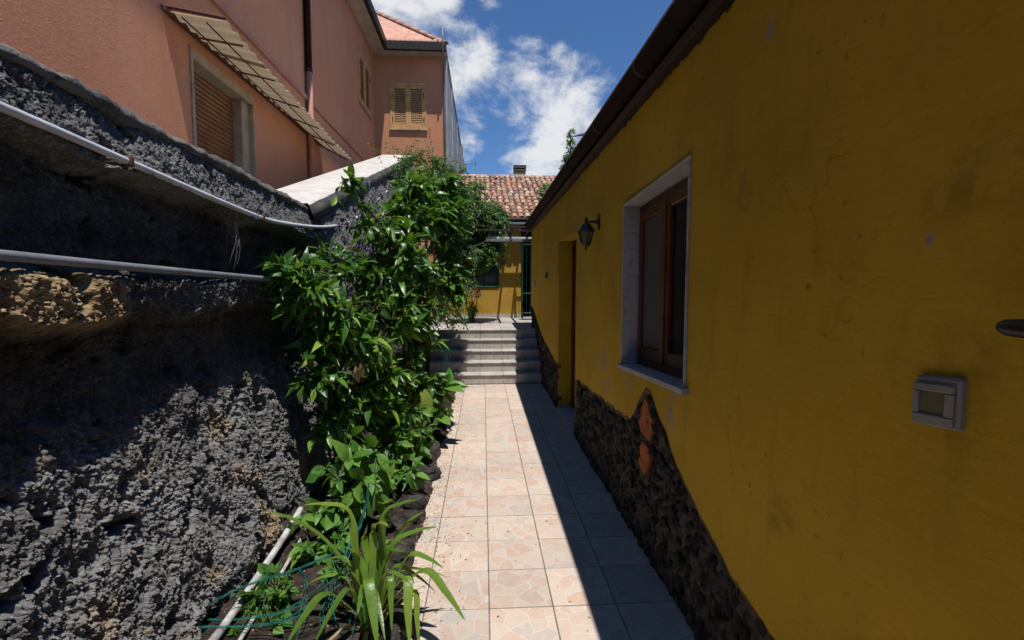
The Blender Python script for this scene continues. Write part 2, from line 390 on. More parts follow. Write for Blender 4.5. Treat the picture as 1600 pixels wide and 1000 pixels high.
    def build(s, name, mat, parent=None, smooth=False, kind=None):
        return link(name, s.mesh(name, smooth), mat, parent, kind)
def link(name, mesh, mat, parent=None, kind=None):
    if mat is not None and not mesh.materials: mesh.materials.append(M[mat] if isinstance(mat, str) else mat)
    o = bpy.data.objects.new(name, mesh); COL.objects.link(o)
    if parent is not None: adopt(o, parent)
    if kind: o['kind'] = kind
    return o
WORLD_OF = {}
def adopt(o, parent):
    o.parent = parent
    m = Matrix.Identity(4); q = parent
    loc = WORLD_OF.get(parent.name)
    o.matrix_parent_inverse = Matrix.Translation(-loc) if loc is not None else Matrix.Identity(4)
def place(name, mesh, parent, M4, mat=None):
    """object with its own transform (world matrix M4), child of parent whose world transform is a translation"""
    o = link(name, mesh, mat, parent); o.matrix_basis = M4; return o
def thing(name, label, cat, loc=(0, 0, 0), group=None):
    o = bpy.data.objects.new(name, None); COL.objects.link(o); o.empty_display_size = .1
    o.location = loc; o['label'] = label; o['category'] = cat
    if group: o['group'] = group
    WORLD_OF[o.name] = Vector(loc); return o
def tag(o, label, cat, group=None):
    o['label'] = label; o['category'] = cat
    if group: o['group'] = group
    return o
def smoothmesh(name, verts, faces, mat, parent=None, attrs=None, kind=None, smooth=True):
    m = bpy.data.meshes.new(name)
    m.vertices.add(len(verts)); m.vertices.foreach_set('co', np.asarray(verts, dtype=np.float32).ravel())
    faces = np.asarray(faces, dtype=np.int32); k = faces.shape[1]
    m.loops.add(faces.size); m.loops.foreach_set('vertex_index', faces.ravel())
    m.polygons.add(len(faces)); m.polygons.foreach_set('loop_start', np.arange(0, faces.size, k, dtype=np.int32))
    m.polygons.foreach_set('loop_total', np.full(len(faces), k, dtype=np.int32))
    m.polygons.foreach_set('use_smooth', np.full(len(faces), smooth, dtype=bool))
    for an, av in (attrs or {}).items():
        a = m.attributes.new(an, 'FLOAT', 'POINT'); a.data.foreach_set('value', np.asarray(av, dtype=np.float32))
    m.update(); m.validate()
    return link(name, m, mat, parent, kind)
def gridfaces(ny, nz, flip=False):
    i = np.arange(ny - 1)[:, None]; j = np.arange(nz - 1)[None, :]
    a = i * nz + j
    f = np.stack([a, a + nz, a + nz + 1, a + 1], -1).reshape(-1, 4)
    return f[:, ::-1] if flip else f

# numpy noise
_perm = rng.permutation(256); _perm = np.concatenate([_perm, _perm]); _ga = rng.random(256) * 2 * np.pi
def perlin(x, y):
    xi = np.floor(x).astype(int); yi = np.floor(y).astype(int); xf = x - xi; yf = y - yi
    u = xf ** 3 * (xf * (xf * 6 - 15) + 10); v = yf ** 3 * (yf * (yf * 6 - 15) + 10)
    def g(ix, iy, dx, dy):
        a = _ga[_perm[(_perm[ix & 255] + iy) & 255]]; return np.cos(a) * dx + np.sin(a) * dy
    n00 = g(xi, yi, xf, yf); n10 = g(xi + 1, yi, xf - 1, yf); n01 = g(xi, yi + 1, xf, yf - 1); n11 = g(xi + 1, yi + 1, xf - 1, yf - 1)
    return (n00 * (1 - u) + n10 * u) * (1 - v) + (n01 * (1 - u) + n11 * u) * v
def fbm(x, y, o=4, g=.5):
    s = 0; a = 1.0
    for k in range(o): s = s + a * perlin(x * 2 ** k + 17.3 * k, y * 2 ** k + 9.1 * k); a *= g
    return s
_jx = rng.random(65536); _jy = rng.random(65536); _jh = rng.random(65536)
def worley(x, y, two=False):
    xi = np.floor(x).astype(int); yi = np.floor(y).astype(int); d1 = np.full(x.shape, 9.0); d2 = np.full(x.shape, 9.0)
    for a in (-1, 0, 1):
        for b in (-1, 0, 1):
            cx = xi + a; cy = yi + b; h = ((cx * 374761393 + cy * 668265263) ^ (cx * 73856093)) & 65535
            d = np.hypot(cx + _jx[h] - x, cy + _jy[h] - y)
            d2 = np.where(d < d1, d1, np.minimum(d2, d)); d1 = np.minimum(d1, d)
    return (d1, d2) if two else d1
def sstep(a, b, x):
    t = np.clip((x - a) / (b - a), 0, 1); return t * t * (3 - 2 * t)

# ------------------------------------------------------------------ setting: ground, path, stairs, landing
o = MB().add([(-200, -200, -.15), (200, -200, -.15), (200, 200, -.15), (-200, 200, -.15)], [(0, 1, 2, 3)]).build('ground', 'soil'); o['kind'] = 'structure'
PX0, TW, PY1 = .024, .332, 8.02
path = MB().box(-.60, 1.05, -12, PY1, -.14, -.007).build('path', 'grout'); path['kind'] = 'structure'
G = .006
def tilemesh(w, d, h=.03, c=.002):
    return MB().cbox(-w / 2 + G / 2, w / 2 - G / 2, -d / 2 + G / 2, d / 2 - G / 2, -h, 0, c).mesh('tile')
full = tilemesh(TW, TW); full.materials.append(M['path_tile'])
cutl = tilemesh(.26, TW); cutl.materials.append(M['path_tile'])
y0t = onZ(765, 950.9, 0).y
rows = []
k = math.ceil((-3.0 - y0t) / TW)
while y0t + (k + 1) * TW < PY1 + .05:
    rows.append(y0t + k * TW); k += 1
for yr in rows:
    for ci in range(-2, 3):
        xl = PX0 + ci * TW; m = full; xc = xl + TW / 2
        if ci == -2: m = cutl; xc = xl + TW - .13
        o = bpy.data.objects.new('tile', m); COL.objects.link(o); o.parent = path
        o.location = (xc, yr + TW / 2, random.uniform(-.0012, .0012))
        o.rotation_euler = (random.gauss(0, .0015), random.gauss(0, .0015), random.gauss(0, .0012))
last = rows[-1] + TW
if PY1 - last > .03:
    rest = tilemesh(TW, PY1 - last); rest.materials.append(M['path_tile'])
    for ci in range(-2, 3):
        o = bpy.data.objects.new('tile', rest); COL.objects.link(o); o.parent = path
        o.location = (PX0 + (ci + .5) * TW, (last + PY1) / 2, 0)

RISE, TREAD, NST = .166, .275, 5
stairs = MB().box(-1.30, 1.02, PY1 + .02, PY1 + .25, -.14, .02).build('stairs', 'grout'); stairs['kind'] = 'structure'
tt = MB().cbox(-.20 + .0015, .20 - .0015, -TREAD / 2 - .018, TREAD / 2 + .02, -.025, 0, .006).mesh('tread_tile'); tt.materials.append(M['travertine'])
rt = MB().cbox(-.20 + .0015, .20 - .0015, 0, .02, .002, RISE - .0255, .003).mesh('riser_tile'); rt.materials.append(M['travertine'])
for s_ in range(NST):
    ys = PY1 + s_ * TREAD; zt = (s_ + 1) * RISE
    st = MB().box(-1.28, 1.02, ys + .021, PY1 + NST * TREAD + .1, zt - RISE + .021 * (s_ > 0), zt - .0265).build('step', 'grout', stairs)
    off = .13 * (s_ % 2)
    for c_ in range(6):
        xc = -1.08 + c_ * .40 + .02
        o = bpy.data.objects.new('tread_tile', tt); COL.objects.link(o); o.parent = st; o.location = (xc, ys + TREAD / 2, zt + random.uniform(-.001, .001))
        o = bpy.data.objects.new('riser_tile', rt); COL.objects.link(o); o.parent = st; o.location = (xc, ys, zt - RISE)
LZ = NST * RISE; LY0 = PY1 + NST * TREAD - .0; LY1 = 12.6
land = MB().box(-3.4, 3.2, LY0 + .105, 26, -.14, LZ - .02).build('landing', 'grout'); land['kind'] = 'structure'
lt = MB().cbox(-.20 + .002, .20 - .002, -.20 + .002, .20 - .002, -.02, 0, .003).mesh('tile'); lt.materials.append(M['travertine'])
for a in range(7):
    for b in range(9):
        o = bpy.data.objects.new('tile', lt); COL.objects.link(o); o.parent = land
        o.location = (-1.06 + a * .40, LY0 + .225 + b * .40, LZ + random.uniform(-.001, .001))
o = MB().box(-2.79, -1.93, -12, 12.9, -.13, 1.70).build('terrace', 'terrace_tile'); o['kind'] = 'structure'

# planting bed
ys = np.arange(-12.0, PY1 + .001, .03); xs = np.arange(-1.52, -.36, .025)
YY, XX = np.meshgrid(ys, xs, indexing='ij')
e = sstep(-.36, -.58, XX + .05 * fbm(YY * 2.2, XX * 2.2, 3))
ZZ = -.012 + e * (.055 + .05 * sstep(-.6, -1.3, XX)) + e * (.035 * fbm(YY * 3.5, XX * 3.5, 4) + .014 * fbm(YY * 22, XX * 22, 3))
bed = smoothmesh('planting_bed', np.stack([XX, YY, ZZ], -1).reshape(-1, 3), gridfaces(len(ys), len(xs), True), 'soil'); bed['kind'] = 'structure'
def bedz(x, y):
    i = int(np.clip(round((y + 12.0) / .03), 0, len(ys) - 1)); j = int(np.clip(round((x + 1.52) / .025), 0, len(xs) - 1)); return float(ZZ[i, j])

# ------------------------------------------------------------------ right-hand yellow house
WX = 1.01
HY0, HY1 = -12.0, 10.0  # near end lengthened behind the camera to block low sky light
house = thing('yellow_house', 'low yellow plastered house in shade along the right of the path', 'house', (WX, 3.5, 0))
# lower edge of the plaster, from the photograph, as height over distance
edge_px = [(1330, 1130), (1210, 1000), (1160, 925), (1130, 872), (1100, 815), (1078, 775), (1062, 735), (1047, 700), (1040, 672), (1026, 640), (1016, 610), (1009, 603), (1000, 622), (988, 655),
           (965, 640), (940, 620), (915, 602), (895, 590), (873, 570), (866, 560), (858, 545), (850, 530), (843, 513), (838, 497), (832, 478)]
eY, eZ = [], []
for (a, b) in edge_px:
    q = onX(a, b, WX); eY.append(q.y); eZ.append(q.z)
eY = np.array([HY0] + eY + [HY1 + .2]); eZ = np.array([.45] + eZ + [eZ[-1]])
def zlow(y):
    y = np.asarray(y, float)
    return np.interp(y, eY, eZ) + .022 * fbm(y * 7, y * 0 + 3.3, 3) + .010 * fbm(y * 31, y * 0 + 1.3, 2)
WY0, WY1 = onX(1077, 400, WX).y, onX(975, 400, WX).y          # window opening
SH = -.050                                                     # the whole window sits out of level
WC = (WY0 + WY1) / 2
WZ1, WZ0 = (onX(975, 320, WX).z + onX(1077, 246, WX).z) / 2, (onX(972, 568, WX).z + onX(1076, 610, WX).z) / 2
DY0, DY1, DZ1 = onX(900, 450, WX).y, onX(873, 450, WX).y, onX(874, 377, WX).z
TOPZ = 2.84
yb = np.unique(np.round(np.concatenate([np.arange(HY0, .9, .3), np.arange(.9, 7, .03), np.arange(7, HY1 + .01, .08), [WY0, WY1, DY0, DY1, HY1]]), 5))
vs, fs = [], []
def wallrough(y, z): return .006 * mnoise.noise((y * 1.7, z * 1.7, .3)) + .0022 * mnoise.noise((y * 7, z * 7, 4.3))
zl = zlow(yb)
def strip(i, za0, za1, zb0, zb1, lip0=False):
    n = max(1, int(max(zb0 - za0, zb1 - za1) / .10)); o_ = len(vs)
    for r in range(n + 1):
        for (y, a, b) in ((yb[i], za0, zb0), (yb[i + 1], za1, zb1)):
            z = a + (b - a) * r / n; vs.append((WX + wallrough(y, z), y, z))
    for r in range(n): fs.append((o_ + 2 * r, o_ + 2 * r + 2, o_ + 2 * r + 3, o_ + 2 * r + 1))
lips = {0: ([], []), 1: ([], [])}
for i in range(len(yb) - 1):
    a, b = yb[i], yb[i + 1]; mid = (a + b) / 2
    ws = lambda y, z: z + SH * (y - WC)
    if WY0 < mid < WY1:
        strip(i, zl[i], zl[i + 1], ws(a, WZ0), ws(b, WZ0)); strip(i, ws(a, WZ1), ws(b, WZ1), TOPZ, TOPZ)
    elif DY0 < mid < DY1:
        strip(i, DZ1, DZ1, TOPZ, TOPZ); continue
    else: strip(i, zl[i], zl[i + 1], TOPZ, TOPZ)
    lipv, lipf = lips[int(mid > DY1)]
    o_ = len(lipv)
    for (y, z) in ((a, zl[i]), (b, zl[i + 1])):
        w = .030 + .030 * abs(mnoise.noise((y * 5, 1, 2)))
        lipv += [(WX - .0005 + wallrough(y, z), y, z - .0005), (WX + .008, y, z - w), (WX + .05, y, z - w - .004)]
    lipf += [(o_, o_ + 3, o_ + 4, o_ + 1), (o_ + 1, o_ + 4, o_ + 5, o_ + 2)]
m = MB().add(vs, fs)
m.build('plaster', 'yellow_plaster', house, smooth=True)
for lipv, lipf in lips.values(): MB().add(lipv, lipf).build('plaster_edge', 'plaster_edge', house, smooth=True)
# masonry behind, butted round the openings
def core(y0, y1, z0, z1): MB().box(WX + .055, WX + .33, y0, y1, z0, z1).build('masonry', 'mortar', house)
core(HY0, WY0 - .002, -.13, 2.95); core(WY0, WY1, -.13, WZ0 - .06); core(WY0, WY1, WZ1 + .06, 2.95)
core(WY1 + .002, DY0 - .002, -.13, 2.95); core(DY0, DY1, DZ1 + .02, 2.95); core(DY1 + .002, HY1, -.13, 2.95)
MB().box(WX + .008, 6.0, HY1 - .01, HY1, .5, 3.0).build('end_wall', 'yellow_plaster', house)
MB().box(WX + .34, 6, HY1 - .3, HY1 - .012, -.1, 2.95).box(WX + .34, 6, HY0, HY0 + .3, -.1, 2.95).box(5.7, 6, HY0 + .31, HY1 - .32, -.1, 2.95).build('inner_wall', 'dark_interior', house)
MB().box(WX + .335, 5.68, HY0 + .31, HY1 - .32, -.1, -.005).build('floor', 'dark_interior', house)
# rough mortar bed of the plinth
for (a, b) in ((.6, DY0 - .003), (DY1 + .003, HY1)):
    yv = np.arange(a, b, .015); yv[-1] = b; tz = np.linspace(0, 1, 70)
    Yg, Tg = np.meshgrid(yv, tz, indexing='ij'); Zg = -.02 + Tg * (zlow(Yg) + .02)
    d = .020 - .035 * (1 - np.clip(worley(Yg * 18, Zg * 18), 0, 1)) * .9 - .02 * fbm(Yg * 9, Zg * 9, 4)
    d = d * sstep(1.0, .93, Tg) + .03 * sstep(.93, 1, Tg)
    Xg = WX + .012 + d - .05 * sstep(.5, 0, Zg) * .4
    smoothmesh('plinth', np.stack([Xg, Yg, Zg], -1).reshape(-1, 3), gridfaces(len(yv), 70, True), 'mortar', house)
def rockmesh(seed, amp=.55, sub=2):
    import bmesh
    bm = bmesh.new(); bmesh.ops.create_icosphere(bm, subdivisions=sub, radius=1)
    for v in bm.verts:
        n = mnoise.noise(v.co * 1.1 + Vector((seed * 7.1, 0, 0))); n2 = mnoise.noise(v.co * 2.7 + Vector((0, seed * 5.3, 0)))
        v.co *= 1 + amp * n + amp * .6 * n2
    m = bpy.data.meshes.new('stone'); bm.to_mesh(m); bm.free(); m.materials.append(M['lava_stone']); return m
rocks = [rockmesh(i + 1) for i in range(7)]
cand = []
gy = .75
for (a, b) in ((.95, DY0 - .05), (DY1 + .05, HY1 - .2)):
    y = a
    while y < b:
        far = y > 5
        stp = .075 if not far else .12
        z = .03
        while True:
            yy = y + random.uniform(-.02, .02); zz = z + random.uniform(-.02, .02)
            if zz > float(zlow(yy)) - .035: break
            if random.random() < .93: cand.append((yy, zz, stp * random.uniform(.36, .62)))
            z += stp * random.uniform(.8, 1.1)
        y += stp
def inbrick(y, z):
    return any(abs(y - q.y) < .07 and abs(z - q.z) < .14 for q in (onX(1007, 650, WX), onX(1005, 715, WX)))
cand = [c for c in cand if not inbrick(c[0], c[1])]
cand.sort(key=lambda c: c[0])
vis = [c for c in cand if c[0] > 1.35]
restc = [c for c in cand if c[0] <= 1.35] + vis[290:]
def rockM(c):
    y, z, s_ = c
    return Matrix.Translation((WX + random.uniform(.004, .026) - .02 * max(0, .5 - z), y, z)) @ Matrix.Rotation(random.uniform(0, 6.3), 4, 'X') @ Matrix.Diagonal((s_ * .55, s_ * random.uniform(.8, 1.25), s_ * random.uniform(.6, .95), 1))
for c in vis[:290]: place('stone', random.choice(rocks), house, rockM(c))
mb = MB()
for c in restc:
    rm = random.choice(rocks); mm = rockM(c)
    mb.add([mm @ v.co for v in rm.vertices], [tuple(p_.vertices) for p_ in rm.polygons])
mb.build('stone_rubble', 'lava_stone', house, kind='stuff')
# two broken hollow bricks
for pts in ([(1009, 622), (1020, 660), (1014, 690), (1001, 674), (996, 648)], [(1004, 690), (1015, 704), (1013, 728), (1006, 742), (998, 722), (997, 702)]):
    poly = [onX(a, b, WX - .006) for a, b in pts]
    MB().prism(poly, (.04, 0, 0)).build('brick', 'terracotta', house)
# window: marble surround, sill, frame, two casements
def shy(mb):
    mb.v = [(x, y, z + SH * (y - WC)) for (x, y, z) in mb.v]; return mb
win = shy(MB().cbox(WX - .012, WX + .16, WY0 - .002, WY0 + .013, WZ0 + .004, WZ1 - .017, .002)).build('window', 'marble', house)
shy(MB().cbox(WX - .012, WX + .16, WY1 - .013, WY1 + .002, WZ0 + .004, WZ1 - .017, .002)).build('jamb', 'marble', win)
shy(MB().cbox(WX - .014, WX + .16, WY0 - .006, WY1 + .006, WZ1 - .016, WZ1 + .0, .002)).build('lintel', 'marble', win)
shy(MB().cbox(WX - .035, WX + .16, WY0 - .03, WY1 + .03, WZ0 - .028, WZ0 + .003, .003)).build('sill', 'marble', win)
fx0, fx1 = WX + .105, WX + .155
a, b, z0, z1 = WY0 + .014, WY1 - .014, WZ0 + .004, WZ1 - .017
fr = MB().cbox(fx0, fx1, a, a + .05, z0, z1, .004).cbox(fx0, fx1, b - .05, b, z0, z1, .004).cbox(fx0 + .001, fx1, a + .051, b - .051, z1 - .05, z1, .004).cbox(fx0 + .001, fx1, a + .051, b - .051, z0, z0 + .05, .004)
shy(fr).build('frame', 'brown_wood', win)
mid = (a + b) / 2
for (u0, u1) in ((a + .052, mid - .002), (mid + .002, b - .052)):
    sx0, sx1 = fx0 - .018, fx1 - .012
    s0, s1 = z0 + .052, z1 - .052
    shy(MB().cbox(sx0, sx1, u0, u0 + .065, s0, s1, .006).cbox(sx0, sx1, u1 - .065, u1, s0, s1, .006).cbox(sx0 + .001, sx1, u0 + .066, u1 - .066, s1 - .07, s1, .006)
        .cbox(sx0 + .001, sx1, u0 + .066, u1 - .066, s0, s0 + .08, .006)).build('casement', 'brown_wood', win)
    shy(MB().box(sx0 + .022, sx0 + .028, u0 + .06, u1 - .06, s0 + .07, s1 - .06)).build('pane', 'window_glass', win)
shy(MB().cbox(fx0 - .026, fx0 - .018, mid - .022, mid + .022, z0 + .06, z1 - .06, .003)).build('cover_strip', 'brown_wood', win)
# a curtain close behind the far pane
vs, fs = [], []
for i in range(60):
    y = mid + .09 + (b - mid - .16) * i / 59
    x = fx0 - .018 + .02 - .0
    vs += [(x - .002, y, z0 + .13), (x - .002, y, z1 - .12)]
    if i: fs.append((2 * i - 2, 2 * i, 2 * i + 1, 2 * i - 1))
shy(MB().add(vs, fs)).build('curtain', 'curtain', win)
# door in its recess
dr = MB().box(WX + .001, WX + .175, DY1 - .0, DY1 + .015, -.005, DZ1 + .01).build('door_recess', 'yellow_plaster', house)
MB().box(WX + .001, WX + .175, DY0 - .015, DY0, -.005, DZ1 + .01).build('reveal', 'yellow_plaster', dr)
MB().box(WX + .001, WX + .175, DY0 + .001, DY1 - .001, DZ1, DZ1 + .012).build('soffit', 'yellow_plaster', dr)
MB().cbox(WX - .02, WX + .2, DY0 + .002, DY1 - .002, .0, .028, .004).build('threshold', 'marble', dr)
dx = WX + .178
door = MB().cbox(dx, dx + .06, DY0 - .01, DY0 + .06, .03, DZ1, .004).cbox(dx, dx + .06, DY1 - .06, DY1 + .01, .03, DZ1, .004).cbox(dx + .001, dx + .06, DY0 + .061, DY1 - .061, DZ1 - .06, DZ1, .004).build('door', 'brown_wood', house)
lf = MB().cbox(dx + .02, dx + .05, DY0 + .062, DY1 - .062, .035, DZ1 - .062, .003).build('leaf', 'brown_wood', door)
for i in range(2):
    for (za, zb) in ((.18, .85), (1.0, DZ1 - .2)):
        ya = DY0 + .13 + i * (DY1 - DY0 - .22) / 2; yb_ = ya + (DY1 - DY0 - .34) / 2
        MB().cbox(dx + .008, dx + .0205, ya, yb_, za, zb, .008).build('panel', 'brown_wood', door)
MB().tube([(dx + .02, DY0 + .12, 1.02), (dx - .03, DY0 + .12, 1.02), (dx - .035, DY0 + .22, 1.02)], .009, 8).build('handle', 'black_metal', door)
# eaves
MB().cbox(.955, WX + .05, HY0, HY1 + .1, TOPZ - .045, TOPZ + .02, .006).build('eaves_beam', 'dark_wood', house)
mbg = MB(); prof = []
for k in range(11):
    a_ = math.pi + math.pi * k / 10; prof.append((.945 + .062 * math.cos(a_), 2.945 + .062 * math.sin(a_)))
prof2 = [(.945 + (x - .945) * .92, 2.945 + (z - 2.945) * .92) for x, z in prof][::-1]
pp = [(.883 - .006, 2.955)] + prof + prof2
mbg.prism([(x, HY0, z) for x, z in pp], (0, HY1 + .15 - HY0, 0)); mbg.build('gutter', 'gutter_brown', house, smooth=False)
for k in range(22):
    y = HY0 + .4 + k * 1.03
    MB().prism([(.945 + .066 * math.cos(a_), y, 2.945 + .066 * math.sin(a_)) for a_ in np.linspace(math.pi, 2 * math.pi, 9)], (0, .025, 0)).build('bracket', 'fascia_dark', house)
MB().box(.99, 1.06, HY0, HY1 + .1, TOPZ + .022, 3.0).build('fascia', 'fascia_dark', house)
MB().prism([(.93, HY0 - .2, 2.985), (6.2, HY0 - .2, 4.85), (6.2, HY0 - .2, 4.95), (.93, HY0 - .2, 3.05)], (0, HY1 - HY0 + .35, 0)).build('roof', 'roof_tile', house)
# flaking plaster hanging under the eaves
for i in range(70):
    y = random.uniform(.8, 8); w = random.uniform(.02, .09); h = random.uniform(.006, .022)
    q = [(WX - .004, y, TOPZ - .044), (WX - .006, y + w, TOPZ - .044), (WX - .010, y + w * .7, TOPZ - .044 - h), (WX - .008, y + w * .2, TOPZ - .044 - h * .6)]
    MB().prism(q, (.006, 0, 0)).build('plaster_flake', random.choice(['cream_trim', 'yellow_plaster', 'plaster_edge']), house)

# things on that wall
def lantern():
    c = onX(912, 368, WX - .135); y, z = c.y, c.z
    t_ = thing('wall_lantern', 'black iron lantern on a curved bracket beside the door of the yellow house', 'lantern', (WX - .135, y, z))
    P = (WX - .135, y, 0); s = .92
    z0 = z
    pr = [(.012, .058), (.026, .064), (.055, .078), (.066, .1)]
    body = MB()
    # roof of the lantern: bell
    body.lathe([(.094, .040), (.098, .046), (.078, .062), (.066, .085), (.048, .11), (.026, .128), (.014, .136), (.014, .148), (.020, .152), (.012, .160), (.016, .170), (.010, .180), (.002, .184)], (P[0], y, z0), 6, R(30))
    body.build('lantern_roof', 'black_metal', t_)
    MB().lathe([(.074, .038), (.046, -.072), (.046, -.074)], (P[0], y, z0), 6, R(30)).build('lantern_glass', 'lantern_glass', t_)
    for k in range(6):
        a_ = R(30) + k * math.pi / 3
        MB().tube([(P[0] + .080 * math.cos(a_), y + .080 * math.sin(a_), z0 + .040), (P[0] + .050 * math.cos(a_), y + .050 * math.sin(a_), z0 - .076)], .0055, 6).build('bar', 'black_metal', t_)
    MB().lathe([(.054, -.074), (.056, -.082), (.042, -.098), (.018, -.112), (.008, -.118), (.008, -.13), (.014, -.138), (.010, -.146), (.001, -.148)], (P[0], y, z0), 6, R(30)).build('lantern_base', 'black_metal', t_)
    pts = []
    for k in range(9):
        u = k / 8; pts.append((P[0] + .135 * u - .0, y, z0 + .140 - .0 + .0 - .02 * math.sin(u * math.pi) * 0))
    ra = [.008, .009, .010, .011, .012, .014, .018, .026, .042]
    MB().tube(pts, ra, 8).build('arm', 'black_metal', t_)
    MB().lathe([(.001, 0), (.001, .001)], (WX, y, z0), 4)
    MB().cbox(WX - .012, WX + .012, y - .028, y + .028, z0 + .06, z0 + .215, .006).build('back_plate', 'black_metal', t_)
    return t_
lantern_o = lantern(); lantern_o.scale = (.85, .85, .85); lantern_o.location.x += .02
# junction box with little window
q = onX(1472, 625, WX)
a0, a1 = onX(1508, 625, WX).y, onX(1436, 625, WX).y; bz0, bz1 = q.z - .060, q.z + .052
s2 = -.085
def shb(mb): mb.v = [(x, y, z + s2 * (y - q.y)) for (x, y, z) in mb.v]; return mb
mbx = thing('wall_box', 'small grey plastic box with a clear window on the yellow wall', 'wall box', (WX, q.y, q.z))
shb(MB().cbox(WX - .012, WX + .02, a0, a1, bz0, bz1, .005)).build('housing', 'grey_plastic', mbx)
ha, hb = a0 + .028, a1 - .016; va, vb = bz0 + .026, bz1 - .034
shb(MB().cbox(WX - .019, WX - .0125, a0 + .008, a1, bz0 + .001, va, .003)).build('cover', 'grey_plastic', mbx)
shb(MB().cbox(WX - .019, WX - .0125, a0 + .008, a1, vb, bz1 - .016, .003).cbox(WX - .019, WX - .0125, a0 + .008, ha, va + .0005, vb - .0005, .002).cbox(WX - .019, WX - .0125, hb, a1, va + .0005, vb - .0005, .002)).build('cover_frame', 'grey_plastic', mbx)
shb(MB().box(WX - .0142, WX - .0125, ha, hb, va, vb)).build('window', 'lantern_glass', mbx)
q = onX(1590, 512, WX - .05)
br = thing('wall_bracket', 'black metal bracket sticking out of the yellow wall at the right edge', 'bracket', (WX, q.y, q.z))
MB().tube([(WX - .060, q.y + .024, q.z), (WX - .060, q.y + .020, q.z), (WX - .060, q.y + .010, q.z), (WX - .060, q.y - .01, q.z), (WX - .060, q.y - .30, q.z)], [.004, .010, .015, .017, .017], 12).build('bar', 'black_metal', br, True)
MB().cbox(WX - .046, WX + .02, q.y - .06, q.y - .02, q.z - .014, q.z + .014, .004).build('stem', 'black_metal', br)
q = onX(855, 430, WX)
sw = thing('wall_fitting', 'small dark wedge-shaped fitting on the yellow wall beyond the door', 'fitting', (WX, q.y, q.z))
MB().prism([(WX + .005, q.y - .05, q.z - .04), (WX - .045, q.y - .05, q.z - .035), (WX - .012, q.y - .05, q.z + .045), (WX + .005, q.y - .05, q.z + .05)], (0, .1, 0)).build('cover', 'black_metal', sw)
MB().cbox(WX - .038, WX - .02, q.y - .058, q.y - .048, q.z - .022, q.z + .01, .002).build('button', 'grey_plastic', sw)
q = onX(837, 444, WX)
tag(MB().cbox(WX - .03, WX + .01, q.y - .06, q.y + .06, q.z - .05, q.z + .05, .008).build('switch_plate', 'grey_plastic'), 'tiny grey switch plate low near the far end of the yellow wall', 'switch')

